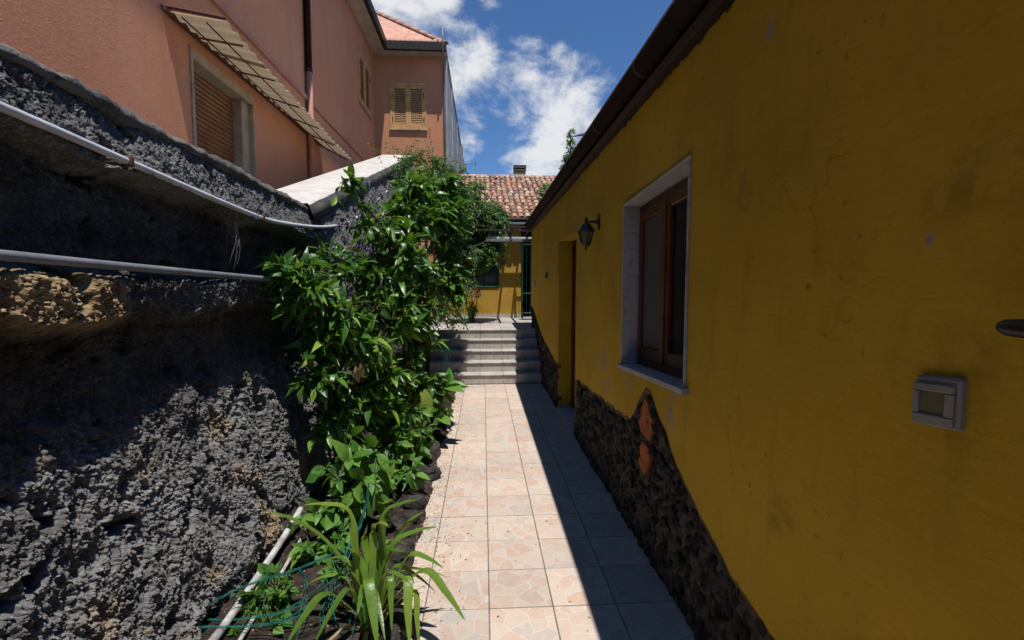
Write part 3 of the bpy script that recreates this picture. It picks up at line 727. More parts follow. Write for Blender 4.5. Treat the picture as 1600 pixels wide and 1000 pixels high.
# ------------------------------------------------------------------ old stone wall on the left
LX = -1.50
RY0 = onX(480, 318, -1.45).y; RZ0 = onX(480, 318, -1.45).z
RY1 = 9.5; q = onX(640, 243, -1.47); RS = (q.z - RZ0) / (q.y - RY0); RY1 = q.y
swall = thing('stone_wall', 'old dark rubble and cement wall along the left of the planting bed', 'wall', (LX, 4, 0))
def topz(y): return np.where(y < RY0, RZ0 + (RY0 - y) * .030, RZ0 + (y - RY0) * RS)
def lwall(name, y0, y1, sy, nz, rampart=False):
    yv = np.arange(y0, y1 + sy, sy); yv[-1] = y1; tz = np.linspace(0, 1, nz)
    Y, T = np.meshgrid(yv, tz, indexing='ij'); top = topz(Y) - .055; Zb = -.08; Z = Zb + T * (top - Zb)
    wob = .06 * fbm(Y * 1.7, Z * 1.7, 3); zz = Z + wob
    depth_top = top - zz
    p = np.where(depth_top < .24, .030 + .075 * np.clip(depth_top / .24, 0, 1), .105 * sstep(.30, .235, depth_top))
    if True:
        led = sstep(1.50, 1.58, zz) * sstep(1.745, 1.68, zz) * (.45 + .55 * sstep(2.15, 1.75, Y) + .30 * sstep(2.2, 2.5, Y))
        p = p + .112 * led
        low = np.clip((1.28 + .06 * (Y - 2.2) - zz + .10 * fbm(Y * 3 + 7, Z * 3, 3)) / 1.16, 0, 1)
        p = p + .205 * low ** 1.05 - .020 * sstep(1.5, 1.4, zz) * (1 - sstep(0, .2, low))
        rough = .42 + .58 * sstep(1.30, 1.00, zz) + .5 * led + .15 * sstep(.34, .2, depth_top)
        pier = sstep(2.98, 3.02, Y) ; p = p - .10 * pier * sstep(.34, .45, depth_top) + .05 * pier * sstep(3.12, 3.18, Y) * sstep(.34, .45, depth_top)
    if rampart:
        w_r = sstep(RY0, RY0 + .55, Y); p = p * (1 - w_r) + w_r * (.060 + .22 * np.clip(depth_top, 0, .5)); rough = rough * (1 - w_r) + .6 * w_r
    wx_ = .5 * fbm(Y * 7, Z * 7, 3); wy_ = .5 * fbm(Y * 7 + 40, Z * 7, 3)
    f1 = worley(Y * 23 + wx_ * 1.6, Z * 19 + wy_ * 1.6); f2 = worley(Y * 60 + 9 + wx_ * 2.5, Z * 60 + wy_ * 2.5); f3 = worley(Y * 95, Z * 95 + wx_)
    act = sstep(-.35, .35, fbm(Y * 3.1 + 50, Z * 3.1, 3))
    lump = .022 * (.5 - f1) * act
    rid = 1 - np.abs(fbm(Y * 6.5 + 3, Z * 5.0, 5, .6)) * 1.9
    big = .046 * fbm(Y * 3.2, Z * 2.6, 4, .55) + .020 * rid
    fine = (.014 * (.42 - f2) + .010 * (.4 - f3)) * (.55 + .45 * act) + .020 * (.75 - 1.9 * np.abs(fbm(Y * 21 + wx_, Z * 15 + wy_, 4, .62))) + .011 * (.7 - 1.9 * np.abs(fbm(Y * 52 + 7, Z * 44, 3, .6)))
    pits = -.085 * sstep(.30, .55, fbm(Y * 5.5 + 20, Z * 6 + 3, 4))
    disp = rough * (lump + big + fine + pits)
    oc = np.zeros_like(Y); shade_tone = np.zeros_like(Y)
    if not rampart:
        oc = led * sstep(2.1, 1.9, Y + .25 * fbm(Y * 5, Z * 5, 2)) + .8 * sstep(.10, .05, np.hypot(Y - onX(440, 790, LX).y, (Z - .34) * .5)) + .7 * sstep(.35, .6, fbm(Y * 2.3 + 8, Z * 2.3, 3)) * sstep(1.2, 1.0, zz)
        oc = np.clip(oc + .5 * sstep(.25, .55, fbm(Y * 2.1 + 3, Z * 2.4 + 9, 3)) * sstep(2.0, 1.9, Z), 0, 1)
    if not rampart: shade_tone = sstep(1.0, 1.25, zz + .12 * fbm(Y * 4 + 3, Z * 4, 3)) * sstep(.25, .33, depth_top) * (1 - np.clip(led * 1.5, 0, 1))  # where the recess shade is painted, ledge left out
    lit_tone = np.zeros_like(Y) + .35 if rampart else sstep(1.25, 1.0, zz + .10 * fbm(Y * 4 + 13, Z * 4, 3)) * (.75 + .25 * np.tanh(2 * fbm(Y * 6, Z * 6 + 5, 3))) + .35 * sstep(.34, .2, depth_top)  # where the painted sunlight lightens the lower face and top band
    X = LX + p + disp
    smoothmesh(name, np.stack([X, Y, Z], -1).reshape(-1, 3), gridfaces(len(yv), nz), 'stone_wall', swall, smooth=False, attrs={'lit_crust': np.clip(lit_tone, 0, 1).ravel(), 'render': shade_tone.ravel(), 'ochre': oc.ravel()})
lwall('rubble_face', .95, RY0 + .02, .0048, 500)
lwall('rubble_face', -12.0, .95, .05, 60)  # unseen stretch behind the camera, lengthened to shut out low sky
lwall('ramp_face', RY0 + .02, RY1, .02, 190, True)
MB().box(LX - .40, LX - .28, -12, RY1, -.1, 2.15).build('core', 'mortar', swall)
def coping(name, y0, y1, sy, mat, x_f, x_b, th, crumble):
    yv = np.arange(y0, y1, sy * .6); yv = np.append(yv, y1); prof = [(x_f + .03, -th), (x_f, -th * .72), (x_f - .004, -th * .30), (x_f + .012 * -1 - .006, -.012), (x_f - .04, 0), (x_f - .12, .008), ((x_f + x_b) / 2, .012), (x_b + .05, .004), (x_b, -.02), (x_b, -th)]
    prof = [(x_f - .03, -th - .012), (x_f + .018, -th * .85), (x_f + .012, -th * .5), (x_f - .012, -.016), (x_f - .05, -.002)] + prof[5:]
    vv = []
    for y in yv:
        tz_ = float(topz(np.array(y)))
        for k, (x, z) in enumerate(prof):
            n = mnoise.noise((y * 2.3, k * .35, 1.7)) * .014 + mnoise.noise((y * 12, k * .6, 5.7)) * .012 * crumble + mnoise.noise((y * 31, k * 1.3, 9)) * .008 * crumble + mnoise.noise((y * 75, k * 2.1, 19)) * .004 * crumble
            vv.append((x + n, y, tz_ + z + n * .8))
    smoothmesh(name, vv, gridfaces(len(yv), len(prof)), mat, swall)
coping('coping', -12.0, 1.0, .15, 'coping_cement', -1.45, -2.0, .075, 1.0)
coping('coping', 1.003, 2.62, .015, 'coping_cement', -1.448, -2.0, .072, 1.0)
coping('coping', 2.625, RY0 + .02, .015, 'coping_cement', -1.45, -2.0, .075, 1.0)
# ramp: cement skirt and pale cap
sk = MB()
yv = np.arange(RY0 - .02, RY1, .05)
vv = []
for y in yv:
    z = RZ0 + (y - RY0) * RS; n = mnoise.noise((y * 3, 0, 0)) * .008
    vv += [(-1.430 + n, y, z - .006), (-1.415 + n, y, z - .04 + n), (-1.385 + n, y, z - .13 + n * 2), (-1.46, y, z - .16)]
smoothmesh('ramp_skirt', vv, gridfaces(len(yv), 4), 'coping_cement', swall)
vv = []
for y in yv:
    z = RZ0 + (y - RY0) * RS; n = mnoise.noise((y * 5, 3, 0)) * .006
    vv += [(-1.428 + n, y, z - .010), (-1.44 + n, y, z + .006), (-1.7, y, z + .010), (-2.0, y, z + .008), (-2.04, y, z - .01), (-2.04, y, z - .30)]
smoothmesh('ramp_cap', vv, gridfaces(len(yv), 6), 'white_cap', swall)
MB().prism([(-1.56, RY0 + .3, 1.72), (-1.56, RY1 - .01, 1.72), (-1.56, RY1 - .01, float(topz(np.array(RY1))) - .09), (-1.56, RY0 + .3, float(topz(np.array(RY0 + .3))) - .09)], (-.46, 0, 0)).build('ramp_core', 'mortar', swall)
MB().box(-2.03, -1.47, RY1 - .008, RY1 + .2, 0, float(topz(np.array(RY1))) - .015).build('ramp_end', 'coping_cement', swall)

# pipes on the wall
def px_path(pts, X):
    return [onX(a, b, X) for a, b in pts]
def smoothpts(pts, n=6):
    out = []; P = [pts[0]] + list(pts) + [pts[-1]]
    for i in range(1, len(P) - 2):
        for k in range(n):
            u = k / n; a, b, c, d = P[i - 1], P[i], P[i + 1], P[i + 2]
            out.append(.5 * ((2 * b) + (c - a) * u + (2 * a - 5 * b + 4 * c - d) * u * u + (3 * b - a - 3 * c + d) * u ** 3))
    out.append(pts[-1]); return out
wp = thing('white_pipe', 'thin white plastic pipe running along the top of the old stone wall', 'pipe', tuple(onX(410, 340, -1.41)))
pts = px_path([(-260, 56), (0, 166), (130, 222), (240, 270), (340, 313), (410, 341), (450, 350), (490, 354.5), (515, 354)], -1.385) + px_path([(540, 349), (560, 338), (585, 316), (612, 292)], -1.385)
MB().tube(smoothpts(pts), .0145, 10).build('pipe', 'white_pipe', wp, smooth=True)
for (a, b) in ((409, 341), (200, 252)):
    c = onX(a, b, -1.385)
    MB().cbox(-1.44, -1.366, c.y - .012, c.y + .012, c.z - .02, c.z + .02, .005).build('clamp', 'rust', wp)
gp = thing('grey_pipe', 'straight dark grey pipe below the white one on the old stone wall', 'pipe', tuple(onX(200, 418, -1.40)))
MB().tube(smoothpts(px_path([(-300, 372), (0, 398.5), (200, 417), (430, 437), (470, 440)], -1.395), 3), .0165, 12).build('pipe', 'grey_pipe', gp, smooth=True)
for (a, b) in ((100, 408), (330, 428)):
    c = onX(a, b, -1.395)
    MB().cbox(-1.47, -1.40, c.y - .01, c.y + .01, c.z - .014, c.z + .014, .004).build('clamp', 'grey_pipe', gp)
hr = thing('hanging_roots', 'few thin dry roots hanging below the white pipe on the stone wall', 'roots', tuple(onX(365, 350, -1.42)))
for i in range(9):
    x0 = random.uniform(353, 372); L = random.uniform(25, 80); pts = []
    for k in range(7):
        u = k / 6; pts.append(onX(x0 + 6 * math.sin(u * 4 + i) * u - (4 * u if i % 2 else -3 * u), 346 + L * u, -1.40 + .012 * math.sin(i + 3 * u)))
    MB().tube(pts, [.0022 - .0003 * k for k in range(7)], 5).build('root', 'bark_pale', hr)
# old pipes at the foot of the wall
op = tag(MB().tube(smoothpts([onZ(a, b, z) for a, b, z in ((300, 1040, .13), (345, 985, .12), (400, 905, .13), (440, 845, .15), (470, 795, .22))], 5), [.019] * 21, 10).build('ground_pipe', 'old_pipe', smooth=True), 'thicker weathered grey pipe on the soil at the foot of the stone wall', 'pipe')
tag(MB().tube(smoothpts([onZ(a, b, z) for a, b, z in ((350, 1040, .10), (400, 960, .10), (440, 895, .11), (472, 840, .12))], 5), .010, 8).build('ground_pipe', 'old_pipe', smooth=True), 'thin grey pipe beside the thicker one on the soil at the wall foot', 'pipe')

# ------------------------------------------------------------------ pink house on the left
KX, KY = -2.80, 13.0
EZ = onY(592, 87, KY).z
KXR = onY(697, 150, KY).x
pink = thing('pink_house', 'tall pink rendered house with brown eaves behind the old stone wall', 'house', (KX, 8, 0))
SDY0, SDY1, SDZ1 = onX(300, 150, KX).y, onX(382, 180, KX).y, onX(300, 92, KX).z
# side wall with openings: roller door and one window
w2Y0, w2Y1 = onX(560, 110, KX).y, onX(578, 120, KX).y
w2Z1, w2Z0 = onX(560, 74, KX).z, onX(560, 157, KX).z
SDJ = onX(397, 220, KX).y
th = .35
def side(y0, y1, z0, z1): return MB().box(KX - th, KX, y0, y1, z0, z1)
wall = side(-12, SDY0 - .02, 0, EZ); wall.box(KX - th, KX, SDJ, w2Y0, 0, EZ); wall.box(KX - th, KX, SDY0 - .02, SDJ, SDZ1 + .11, EZ); wall.box(KX - th, KX, SDY0 - .02, SDJ, 0, 1.6)  # first piece runs on unseen behind the camera to keep sky light out
wall.box(KX - th, KX, w2Y0, w2Y1, 0, w2Z0); wall.box(KX - th, KX, w2Y0, w2Y1, w2Z1, EZ); wall.box(KX - th, KX, w2Y1, KY, 0, EZ)
wall.build('side_wall', 'pink_stucco', pink)
fX0, fX1 = onY(609, 165, KY).x, onY(666.5, 165, KY).x; fZ1, fZ0 = onY(637, 130, KY).z, onY(637, 202, KY).z
wall = MB().box(KX - th, fX0, KY + .001, KY + .3, 0, EZ).box(fX1, KXR, KY + .001, KY + .3, 0, EZ).box(fX0, fX1, KY + .001, KY + .3, 0, fZ0).box(fX0, fX1, KY + .001, KY + .3, fZ1, EZ)
wall.build('front_wall', 'pink_stucco', pink)
MB().box(KXR - .3, KXR + .004, KY + .304, 25, 0, EZ + .12).box(KXR - .012, KXR + .03, KY - .02, KY + .302, 0, EZ + .02).build('gable_wall', 'grey_render', pink)
for k in range(3): MB().cbox(KXR + .004, KXR + .05, KY + 2 + k * 3, KY + 2.08 + k * 3, 2, EZ, .01).build('rib', 'grey_render', pink)
MB().box(KX - 4, KX - th - .01, -11.5, KY + 8, 1.7, EZ - .05).build('interior_mass', 'dark_interior', pink)
# string course
MB().cbox(KX - .02, KX + .045, -12, KY - .002, 4.60, 4.665, .006).build('string_course', 'pink_paint', pink)
# soffit, fascia, gutter with an inner corner
OV = .33
sf = MB().box(KX + .001, KX + OV, -12, KY - OV, EZ, EZ + .03).box(KX + .001, KXR + .03, KY - OV + .001, KY, EZ, EZ + .03).build('soffit', 'soffit', pink)
FZ = onY(660, 66.5, KY - OV).z
MB().cbox(KX + OV + .001, KX + OV + .09, -12, KY - OV - .09, EZ - .02, FZ, .012).cbox(KX + OV + .001, KXR + .05, KY - OV - .089, KY - OV, EZ - .02, FZ, .012).build('gutter', 'fascia_dark', pink)
# roof with a hip
PS = .86; zr = FZ - .02; X1, Y1 = KXR + .03, KY - OV; D = 3.6
mb = MB(); A = Vector((KX + OV, Y1, zr)); B = Vector((X1, Y1, zr)); C = Vector((X1 - D, Y1 + D, zr + PS * D)); E = Vector((KX + OV - 1.5, Y1, zr + PS * 1.5))
mb.add([A, B, C, Vector((KX + OV - 2.5, Y1 + 1.1, zr + PS * 2.5))], [(0, 1, 2), (0, 2, 3)])
mb.add([B, Vector((X1, 25, zr)), Vector((X1 - D, 25, zr + PS * D)), C], [(0, 1, 2, 3)])
mb.add([Vector((KX + OV, -12, zr)), A, Vector((KX + OV - 2.5, Y1 + 1.1, zr + PS * 2.5)), Vector((KX + OV - 2.5, -12, zr + PS * 2.5))], [(0, 1, 2, 3)])
roof = mb.build('roof', 'pink_roof', pink)
hd = (C - B).normalized(); L = .40
def barrel(rad, ln, th_=.014, taper=.82, n=8):
    vs = []; fs = []
    for s_ in (0, 1):
        r0 = rad * (1 if s_ == 0 else taper)
        for k in range(n + 1):
            a_ = math.pi * k / n; vs.append((r0 * math.cos(a_), ln * s_, r0 * .85 * math.sin(a_)))
        for k in range(n + 1):
            a_ = math.pi * k / n; vs.append(((r0 - th_) * math.cos(a_), ln * s_, (r0 - th_) * .85 * math.sin(a_)))
    h = n + 1
    for k in range(n):
        fs += [(k, k + 1, 2 * h + k + 1, 2 * h + k), (h + k + 1, h + k, 3 * h + k, 3 * h + k + 1), (k + 1, k, h + k, h + k + 1)]
    return MB().add(vs, fs)
hm = barrel(.085, L + .05).mesh('hip_tile', True); hm.materials.append(M['pink_roof'])
up = Vector((0, 0, 1)); xa = hd.cross(up).normalized(); za = xa.cross(hd)
for k in range(11):
    pos_ = B + hd * (k * L) + za * .005
    o = place('hip_tile', hm, roof, Matrix(((xa.x, hd.x, za.x, pos_.x), (xa.y, hd.y, za.y, pos_.y), (xa.z, hd.z, za.z, pos_.z), (0, 0, 0, 1))))
    o.matrix_parent_inverse = Matrix.Identity(4)
em = barrel(.06, .3).mesh('eave_tile', True); em.materials.append(M['pink_roof'])
for k in range(13):
    x = KX + OV + .1 + k * .13
    if x < X1 - .05:
        o = place('eave_tile', em, roof, Matrix.Translation((x, Y1 - .06, zr - .035)) @ Matrix.Rotation(math.atan(PS), 4, 'X')); o.matrix_parent_inverse = Matrix.Identity(4)
# louvred shutters
def shutters(name, origin, ux, w, h, nrm):
    """origin: lower corner on the wall plane, ux: unit vector along the wall, nrm: out of the wall"""
    o3 = Vector(origin); uz = Vector((0, 0, 1))
    F = Matrix(((ux.x, nrm.x, 0, o3.x), (ux.y, nrm.y, 0, o3.y), (ux.z, nrm.z, 1, o3.z), (0, 0, 0, 1)))
    fr = MB().cbox(0, .055, -.06, .02, 0, h, .004, F).cbox(w - .055, w, -.06, .02, 0, h, .004, F).cbox(.056, w - .056, -.06, .018, h - .055, h, .004, F).cbox(.056, w - .056, -.06, .018, 0, .045, .004, F).build(name, 'tan_wood', pink)
    MB().cbox(-.02, w + .02, -.02, .05, -.04, -.002, .004, F).build('sill', 'cream_trim', fr)
    MB().box(.05, w - .05, -.16, -.1, .04, h - .05, F).build('backing', 'dark_interior', fr)
    lw = (w - .114) / 2
    sm = MB().cbox(-(lw - .15) / 2, (lw - .15) / 2, -.027, .027, -.004, .004, .002).mesh('slat'); sm.materials.append(M['tan_wood'])
    for i in range(2):
        x0 = .057 + i * (lw + .001)
        lfm = MB().cbox(x0, x0 + .07, -.035, .012, .048, h - .058, .004, F).cbox(x0 + lw - .07, x0 + lw, -.035, .012, .048, h - .058, .004, F).cbox(x0 + .071, x0 + lw - .071, -.035, .010, h - .14, h - .058, .004, F).cbox(x0 + .071, x0 + lw - .071, -.035, .010, .048, .14, .004, F)
        lobj = lfm.build('shutter_leaf', 'tan_wood', pink)
        n = 19; z0_, z1_ = .15, h - .15
        for k in range(n):
            o = bpy.data.objects.new('slat', sm); COL.objects.link(o); o.parent = lobj
            o.matrix_basis = F @ Matrix.Translation((x0 + lw / 2, -.010, z0_ + (z1_ - z0_) * (k + .5) / n)) @ Matrix.Rotation(R(-52), 4, 'X')
        for zz in (.25, h - .3):
            xh = x0 + (.004 if i == 0 else lw - .024)
            MB().cbox(xh, xh + .02, .013, .024, zz - .05, zz + .05, .003, F).build('hinge', 'black_metal', lobj)
shutters('window', (fX0 + .002, KY, fZ0 + .002), Vector((1, 0, 0)), fX1 - fX0 - .004, fZ1 - fZ0 - .004, Vector((0, -1, 0)))
shutters('window', (KX, w2Y0 + .002, w2Z0 + .002), Vector((0, 1, 0)), w2Y1 - w2Y0 - .004, w2Z1 - w2Z0 - .004, Vector((1, 0, 0)))
q = onY(672, 203, KY)
MB().tube([(q.x, KY + .02, q.z - .02), (q.x, KY - .05, q.z - .02), (q.x, KY - .05, q.z + .02)], .010, 6).build('shutter_hook', 'black_metal', pink)
# downpipes
q = onX(481, 80, KX + .05); dy = q.y
dp = MB().tube([(KX + .055, dy, EZ + .02), (KX + .055, dy, 5.05)], .052, 12).build('downpipe', 'gutter_brown', pink, smooth=True)
MB().tube([(KX + .055, dy, 5.10), (KX + .055, dy, 1.72)], .050, 12).build('lower_pipe', 'pink_paint', dp, smooth=True)
MB().lathe([(.060, -.03), (.060, .03)], (KX + .055, dy, 5.07), 12).build('collar', 'fascia_dark', dp)
zb = [onY(694, p_, KY - .12).z for p_ in (52, 145, 272)]; xq = onY(694, 150, KY - .12).x
cp = MB().tube([(xq, KY - OV - .11, zb[0]), (xq, KY - OV - .11, EZ - .05), (xq + .002, KY - .05, EZ - .25), (xq + .002, KY - .05, zb[1]), (xq + .002, KY - .05, 1.9)], .022, 8).build('vent_pipe', 'grey_pipe', pink, smooth=True)
tag(MB().cbox(KXR + .032, KXR + .22, 22.0, 22.35, onY(720, 263, 22.0).z, onY(720, 254, 22).z, .02).cbox(KXR + .03, KXR + .08, 21.95, 22.05, onY(720, 254, 22).z - .6, onY(720, 254, 22).z + .8, .01).build('gable_box', 'grey_plastic'), 'small grey box high on the grey gable wall of the pink house', 'box')
# roller door with pale surround
rd = MB()
n = 42
for k in range(n):
    z0 = 1.70 + (SDZ1 - 1.70) * k / n; z1 = 1.70 + (SDZ1 - 1.70) * (k + 1) / n; zm = (z0 + z1) / 2
    rd.add([(KX - .15, SDY0 + .02, z0), (KX - .15, SDY1 + .02, z0), (KX - .138, SDY1 + .02, zm), (KX - .138, SDY0 + .02, zm), (KX - .15, SDY1 + .02, z1 - .006), (KX - .15, SDY0 + .02, z1 - .006)], [(0, 1, 2, 3), (3, 2, 4, 5)])
rdo = rd.build('roller_door', 'shutter_brown', pink)
MB().cbox(KX - .16, KX + .018, SDY0 - .018, SDY0 + .018, 1.62, SDZ1, .003).cbox(KX - .16, KX + .018, SDJ - .035, SDJ - .001, 1.62, SDZ1, .003).cbox(KX - .16, KX + .018, SDY0 - .019, SDJ - .001, SDZ1 + .001, SDZ1 + .10, .003).cbox(KX - .155, KX - .04, SDY1 + .021, SDJ - .036, 1.62, SDZ1, .003).build('surround', 'cream_trim', rdo)
# awning
AY0, AY1 = onX(256, 16, KX).y, 8.6
az_w = onX(256, 16, KX).z; ax_o = onY(352, 33, AY0).x; az_o = onY(352, 33, AY0).z
aw = MB().cbox(KX + .001, KX + .045, AY0 - .04, AY1, az_w - .02, az_w + .03, .005).build('awning', 'rust', pink)
npan = 5
for i in range(npan):
    ya, yb2 = AY0 + (AY1 - AY0) * i / npan - (.04 if i else 0), AY0 + (AY1 - AY0) * (i + 1) / npan
    yv = np.linspace(ya, yb2, 60); u = np.linspace(0, 1, 9)
    Yg, U = np.meshgrid(yv, u, indexing='ij')
    Xg = KX + .046 + (ax_o + random.uniform(-.015, .02) - KX - .046) * U; Zg = az_w + (az_o - az_w) * U + .018 * np.sin(2 * np.pi * Yg / .17) + .008 * (i % 2) + .012 * U * np.sin(Yg * 3.1) - .045 * (Yg - AY0) * U
    smoothmesh('sheet', np.stack([Xg, Yg, Zg], -1).reshape(-1, 3), gridfaces(60, 9, True), 'awning_sheet', aw)
for xx, zz in ((KX + .15, az_w - .055), (KX + .36, az_w + (az_o - az_w) * .66 - .045)):
    uu = (xx - KX) / (ax_o - KX); MB().tube([(xx, AY0, zz), (xx, AY1, zz - .045 * uu * (AY1 - AY0))], .007, 6).build('purlin', 'rust', aw)
for k in range(6):
    y = AY0 + .35 + k * (AY1 - AY0 - .5) / 5
    MB().tube([(KX + .046, y, az_w - .05), (ax_o - .02, y, az_o - .03 - .045 * (y - AY0))], .009, 6).build('bracket', 'rust', aw)
MB().tube([(KX + .03, AY0 - .02, az_w + .02), (ax_o + .01, AY0 - .02, az_o + .012)], .014, 6).build('end_strip', 'rust', aw)

# ------------------------------------------------------------------ rear house with barrel-tile roof
RYW = 12.6
rear = thing('rear_house', 'low yellow house with an old barrel tile roof at the end of the path', 'house', (.2, RYW, LZ))
rz0 = LZ
wX0, wX1 = onY(733, 420, RYW).x, onY(780, 420, RYW).x; wZ0, wZ1 = onY(760, 450, RYW).z, onY(760, 384, RYW).z
RXE = onY(814, 430, RYW).x
wl = MB().box(-.98, wX0, RYW, RYW + .3, rz0 - .05, 3.38).box(wX1, RXE, RYW, RYW + .3, rz0 - .05, 3.38).box(wX0, wX1, RYW, RYW + .3, rz0 - .05, wZ0).box(wX0, wX1, RYW, RYW + .3, wZ1, 3.38)
wl.build('wall', 'yellow_plaster_far', rear)
MB().box(-.98, RXE, RYW - .02, RYW - .001, rz0 - .01, rz0 + .10).build('skirting', 'travertine', rear)
MB().box(-.98, -.7, RYW + .31, 18, rz0, 3.38).box(RXE - .3, RXE, RYW + .31, 15, rz0, 3.38).box(RXE, 3.2, 15.01, 15.3, rz0, 3.38).box(2.9, 3.2, 10.4, 15, rz0, 3.38).build('inner_wall', 'dark_interior', rear)
wi = MB().cbox(wX0 + .001, wX0 + .05, RYW - .02, RYW + .06, wZ0, wZ1, .004).cbox(wX1 - .05, wX1 - .001, RYW - .02, RYW + .06, wZ0, wZ1, .004).cbox(wX0 + .051, wX1 - .051, RYW - .019, RYW + .06, wZ0 + .001, wZ0 + .05, .004).cbox(wX0 + .051, wX1 - .051, RYW - .019, RYW + .06, wZ1 - .05, wZ1 - .001, .004).cbox((wX0 + wX1) / 2 - .025, (wX0 + wX1) / 2 + .025, RYW - .01, RYW + .05, wZ0 + .051, wZ1 - .051, .004).build('window', 'green_paint', rear)
MB().box(wX0 + .045, wX1 - .045, RYW + .07, RYW + .08, wZ0 + .04, wZ1 - .04).build('pane', 'window_glass', wi)
ez = onY(800, 341, 12.28).z; ridge_s = .48
ry0 = 12.28
# ridge position along the slope
d = ray(800, 277); tt_ = (ez - CAM.z - ridge_s * ry0) / (d.z / d.y - ridge_s); ryr = tt_
zr_ = ez + ridge_s * (ryr - ry0)
nrow = 14; slope_len = math.hypot(ryr - ry0, zr_ - ez); expo = slope_len / nrow
RX0 = -.92; cw = .166; ncol = 24
rf = MB().prism([(RX0 - .06, ry0 + .02, ez - .02), (RX0 - .06, ryr, zr_ - .03), (RX0 - .06, ryr + 4, zr_ - 2), (RX0 - .06, ryr + 4, zr_ - 2.1), (RX0 - .06, ryr, zr_ - .13), (RX0 - .06, ry0 + .02, ez - .10)], (ncol * cw + .2, 0, 0)).build('roof', 'dark_wood', rear)
covers = []
for i in range(3):
    tm = barrel(.074 + .003 * i, expo + .07, .013, .80, 7).mesh('tile', True); tm.materials.append(M['roof_tile']); covers.append(tm)
pan = MB().add([(v[0], v[1], -v[2]) for v in barrel(.07, expo + .07, .012, 1.0, 5).v], barrel(.07, expo + .07, .012, 1.0, 5).f)
ang = math.atan(ridge_s); cnt = 0; stuff = MB(); pans = MB()
for c_ in range(ncol):
    for r_ in range(nrow):
        x = RX0 + (c_ + .5) * cw + random.gauss(0, .008); s_ = r_ * expo - .03 + random.gauss(0, .012)
        Mx = Matrix.Translation((x, ry0 + s_ * math.cos(ang), ez + s_ * math.sin(ang) + .012)) @ Matrix.Rotation(random.gauss(0, .03), 4, 'Z') @ Matrix.Rotation(ang - .035 + random.gauss(0, .012), 4, 'X')
        hidden = (x - .02) / (ry0 + s_) > 1.02 / 10.1 + .055 + .0052 * r_
        if not hidden and cnt < 299:
            o = place('tile', random.choice(covers), rf, Mx); o.matrix_parent_inverse = Matrix.Identity(4); cnt += 1
        else:
            cm = covers[0]; stuff.add([Mx @ v.co for v in cm.vertices], [tuple(p_.vertices) for p_ in cm.polygons])
    for r_ in range(nrow):
        x = RX0 + c_ * cw; s_ = r_ * expo
        Mx = Matrix.Translation((x, ry0 + s_ * math.cos(ang), ez + s_ * math.sin(ang) + .045)) @ Matrix.Rotation(ang - .03, 4, 'X')
        pans.add([Mx @ Vector(v) for v in pan.v], pan.f)
if stuff.v:
    so = stuff.build('hidden_tiles', 'roof_tile', rf, True, 'stuff')
pans.build('channel_tiles', 'terracotta', rf, True, 'stuff')
rm_ = barrel(.10, .42, .016, .9, 8).mesh('ridge_tile', True); rm_.materials.append(M['roof_tile'])
for k in range(11):
    o = place('ridge_tile', rm_, rf, Matrix.Translation((RX0 - .05 + k * .37, ryr, zr_ + .0 + random.gauss(0, .006))) @ Matrix.Rotation(-math.pi / 2, 4, 'Z')); o.matrix_parent_inverse = Matrix.Identity(4)
q = onY(812, 270, ryr + .8)
ch = MB().cbox(q.x - .19, q.x + .19, ryr + .6, ryr + 1.0, zr_ - 1, onY(812, 266, ryr + .6).z, .01).build('chimney', 'chimney_render', rear)
for i, (pa, pb) in enumerate(((266.5, 264.5), (262.5, 260.5), (259.5, 257.5))):
    MB().cbox(q.x - .21 - .005 * i, q.x + .21 + .005 * i, ryr + .57, ryr + 1.03, onY(812, pa, ryr + .57).z, onY(812, pb, ryr + .57).z, .008).build('slab', 'chimney_slab', ch)
MB().cbox(q.x - .15, q.x + .15, ryr + .65, ryr + .95, zr_ - .5, onY(812, 259, ryr + .57).z, .01).build('flue', 'dark_interior', ch)
MB().tube([(RX0 - .05, 12.16, ez - .05), (2.0, 12.16, ez - .05)], .055, 10).build('gutter', 'fascia_dark', rear, smooth=True)
# pergola
pg = thing('pergola', 'dark iron pergola with pale slats in front of the rear house', 'pergola', (.3, 11, LZ))
for i, (py, yy, mt) in enumerate(((349, 11.6, 'grey_pipe'), (355, 11.0, 'dark_wood'), (372, 10.6, 'white_pipe'), (376, 10.2, 'grey_pipe'))):
    z = onY(800, py, yy).z
    MB().cbox(.06, 1.35, yy - .02, yy + .02, z - .022, z + .022, .004).build('slat', mt, pg)
z = onY(800, 362, 10.6).z
for x in (.62, .98):
    MB().cbox(x - .025, x + .025, 10.05, 12.58, z - .03, z + .03, .004).build('rafter', 'dark_wood', pg)
for (x, y) in ((-1.2, 10.3), (1.25, 10.3)):
    MB().cbox(x - .03, x + .03, y - .03, y + .03, LZ - .01, z - .031, .004).build('post', 'dark_wood', pg)
MB().cbox(-1.23, 1.28, 10.27, 10.33, z - .0305, z + .0, .004).build('beam', 'dark_wood', pg)
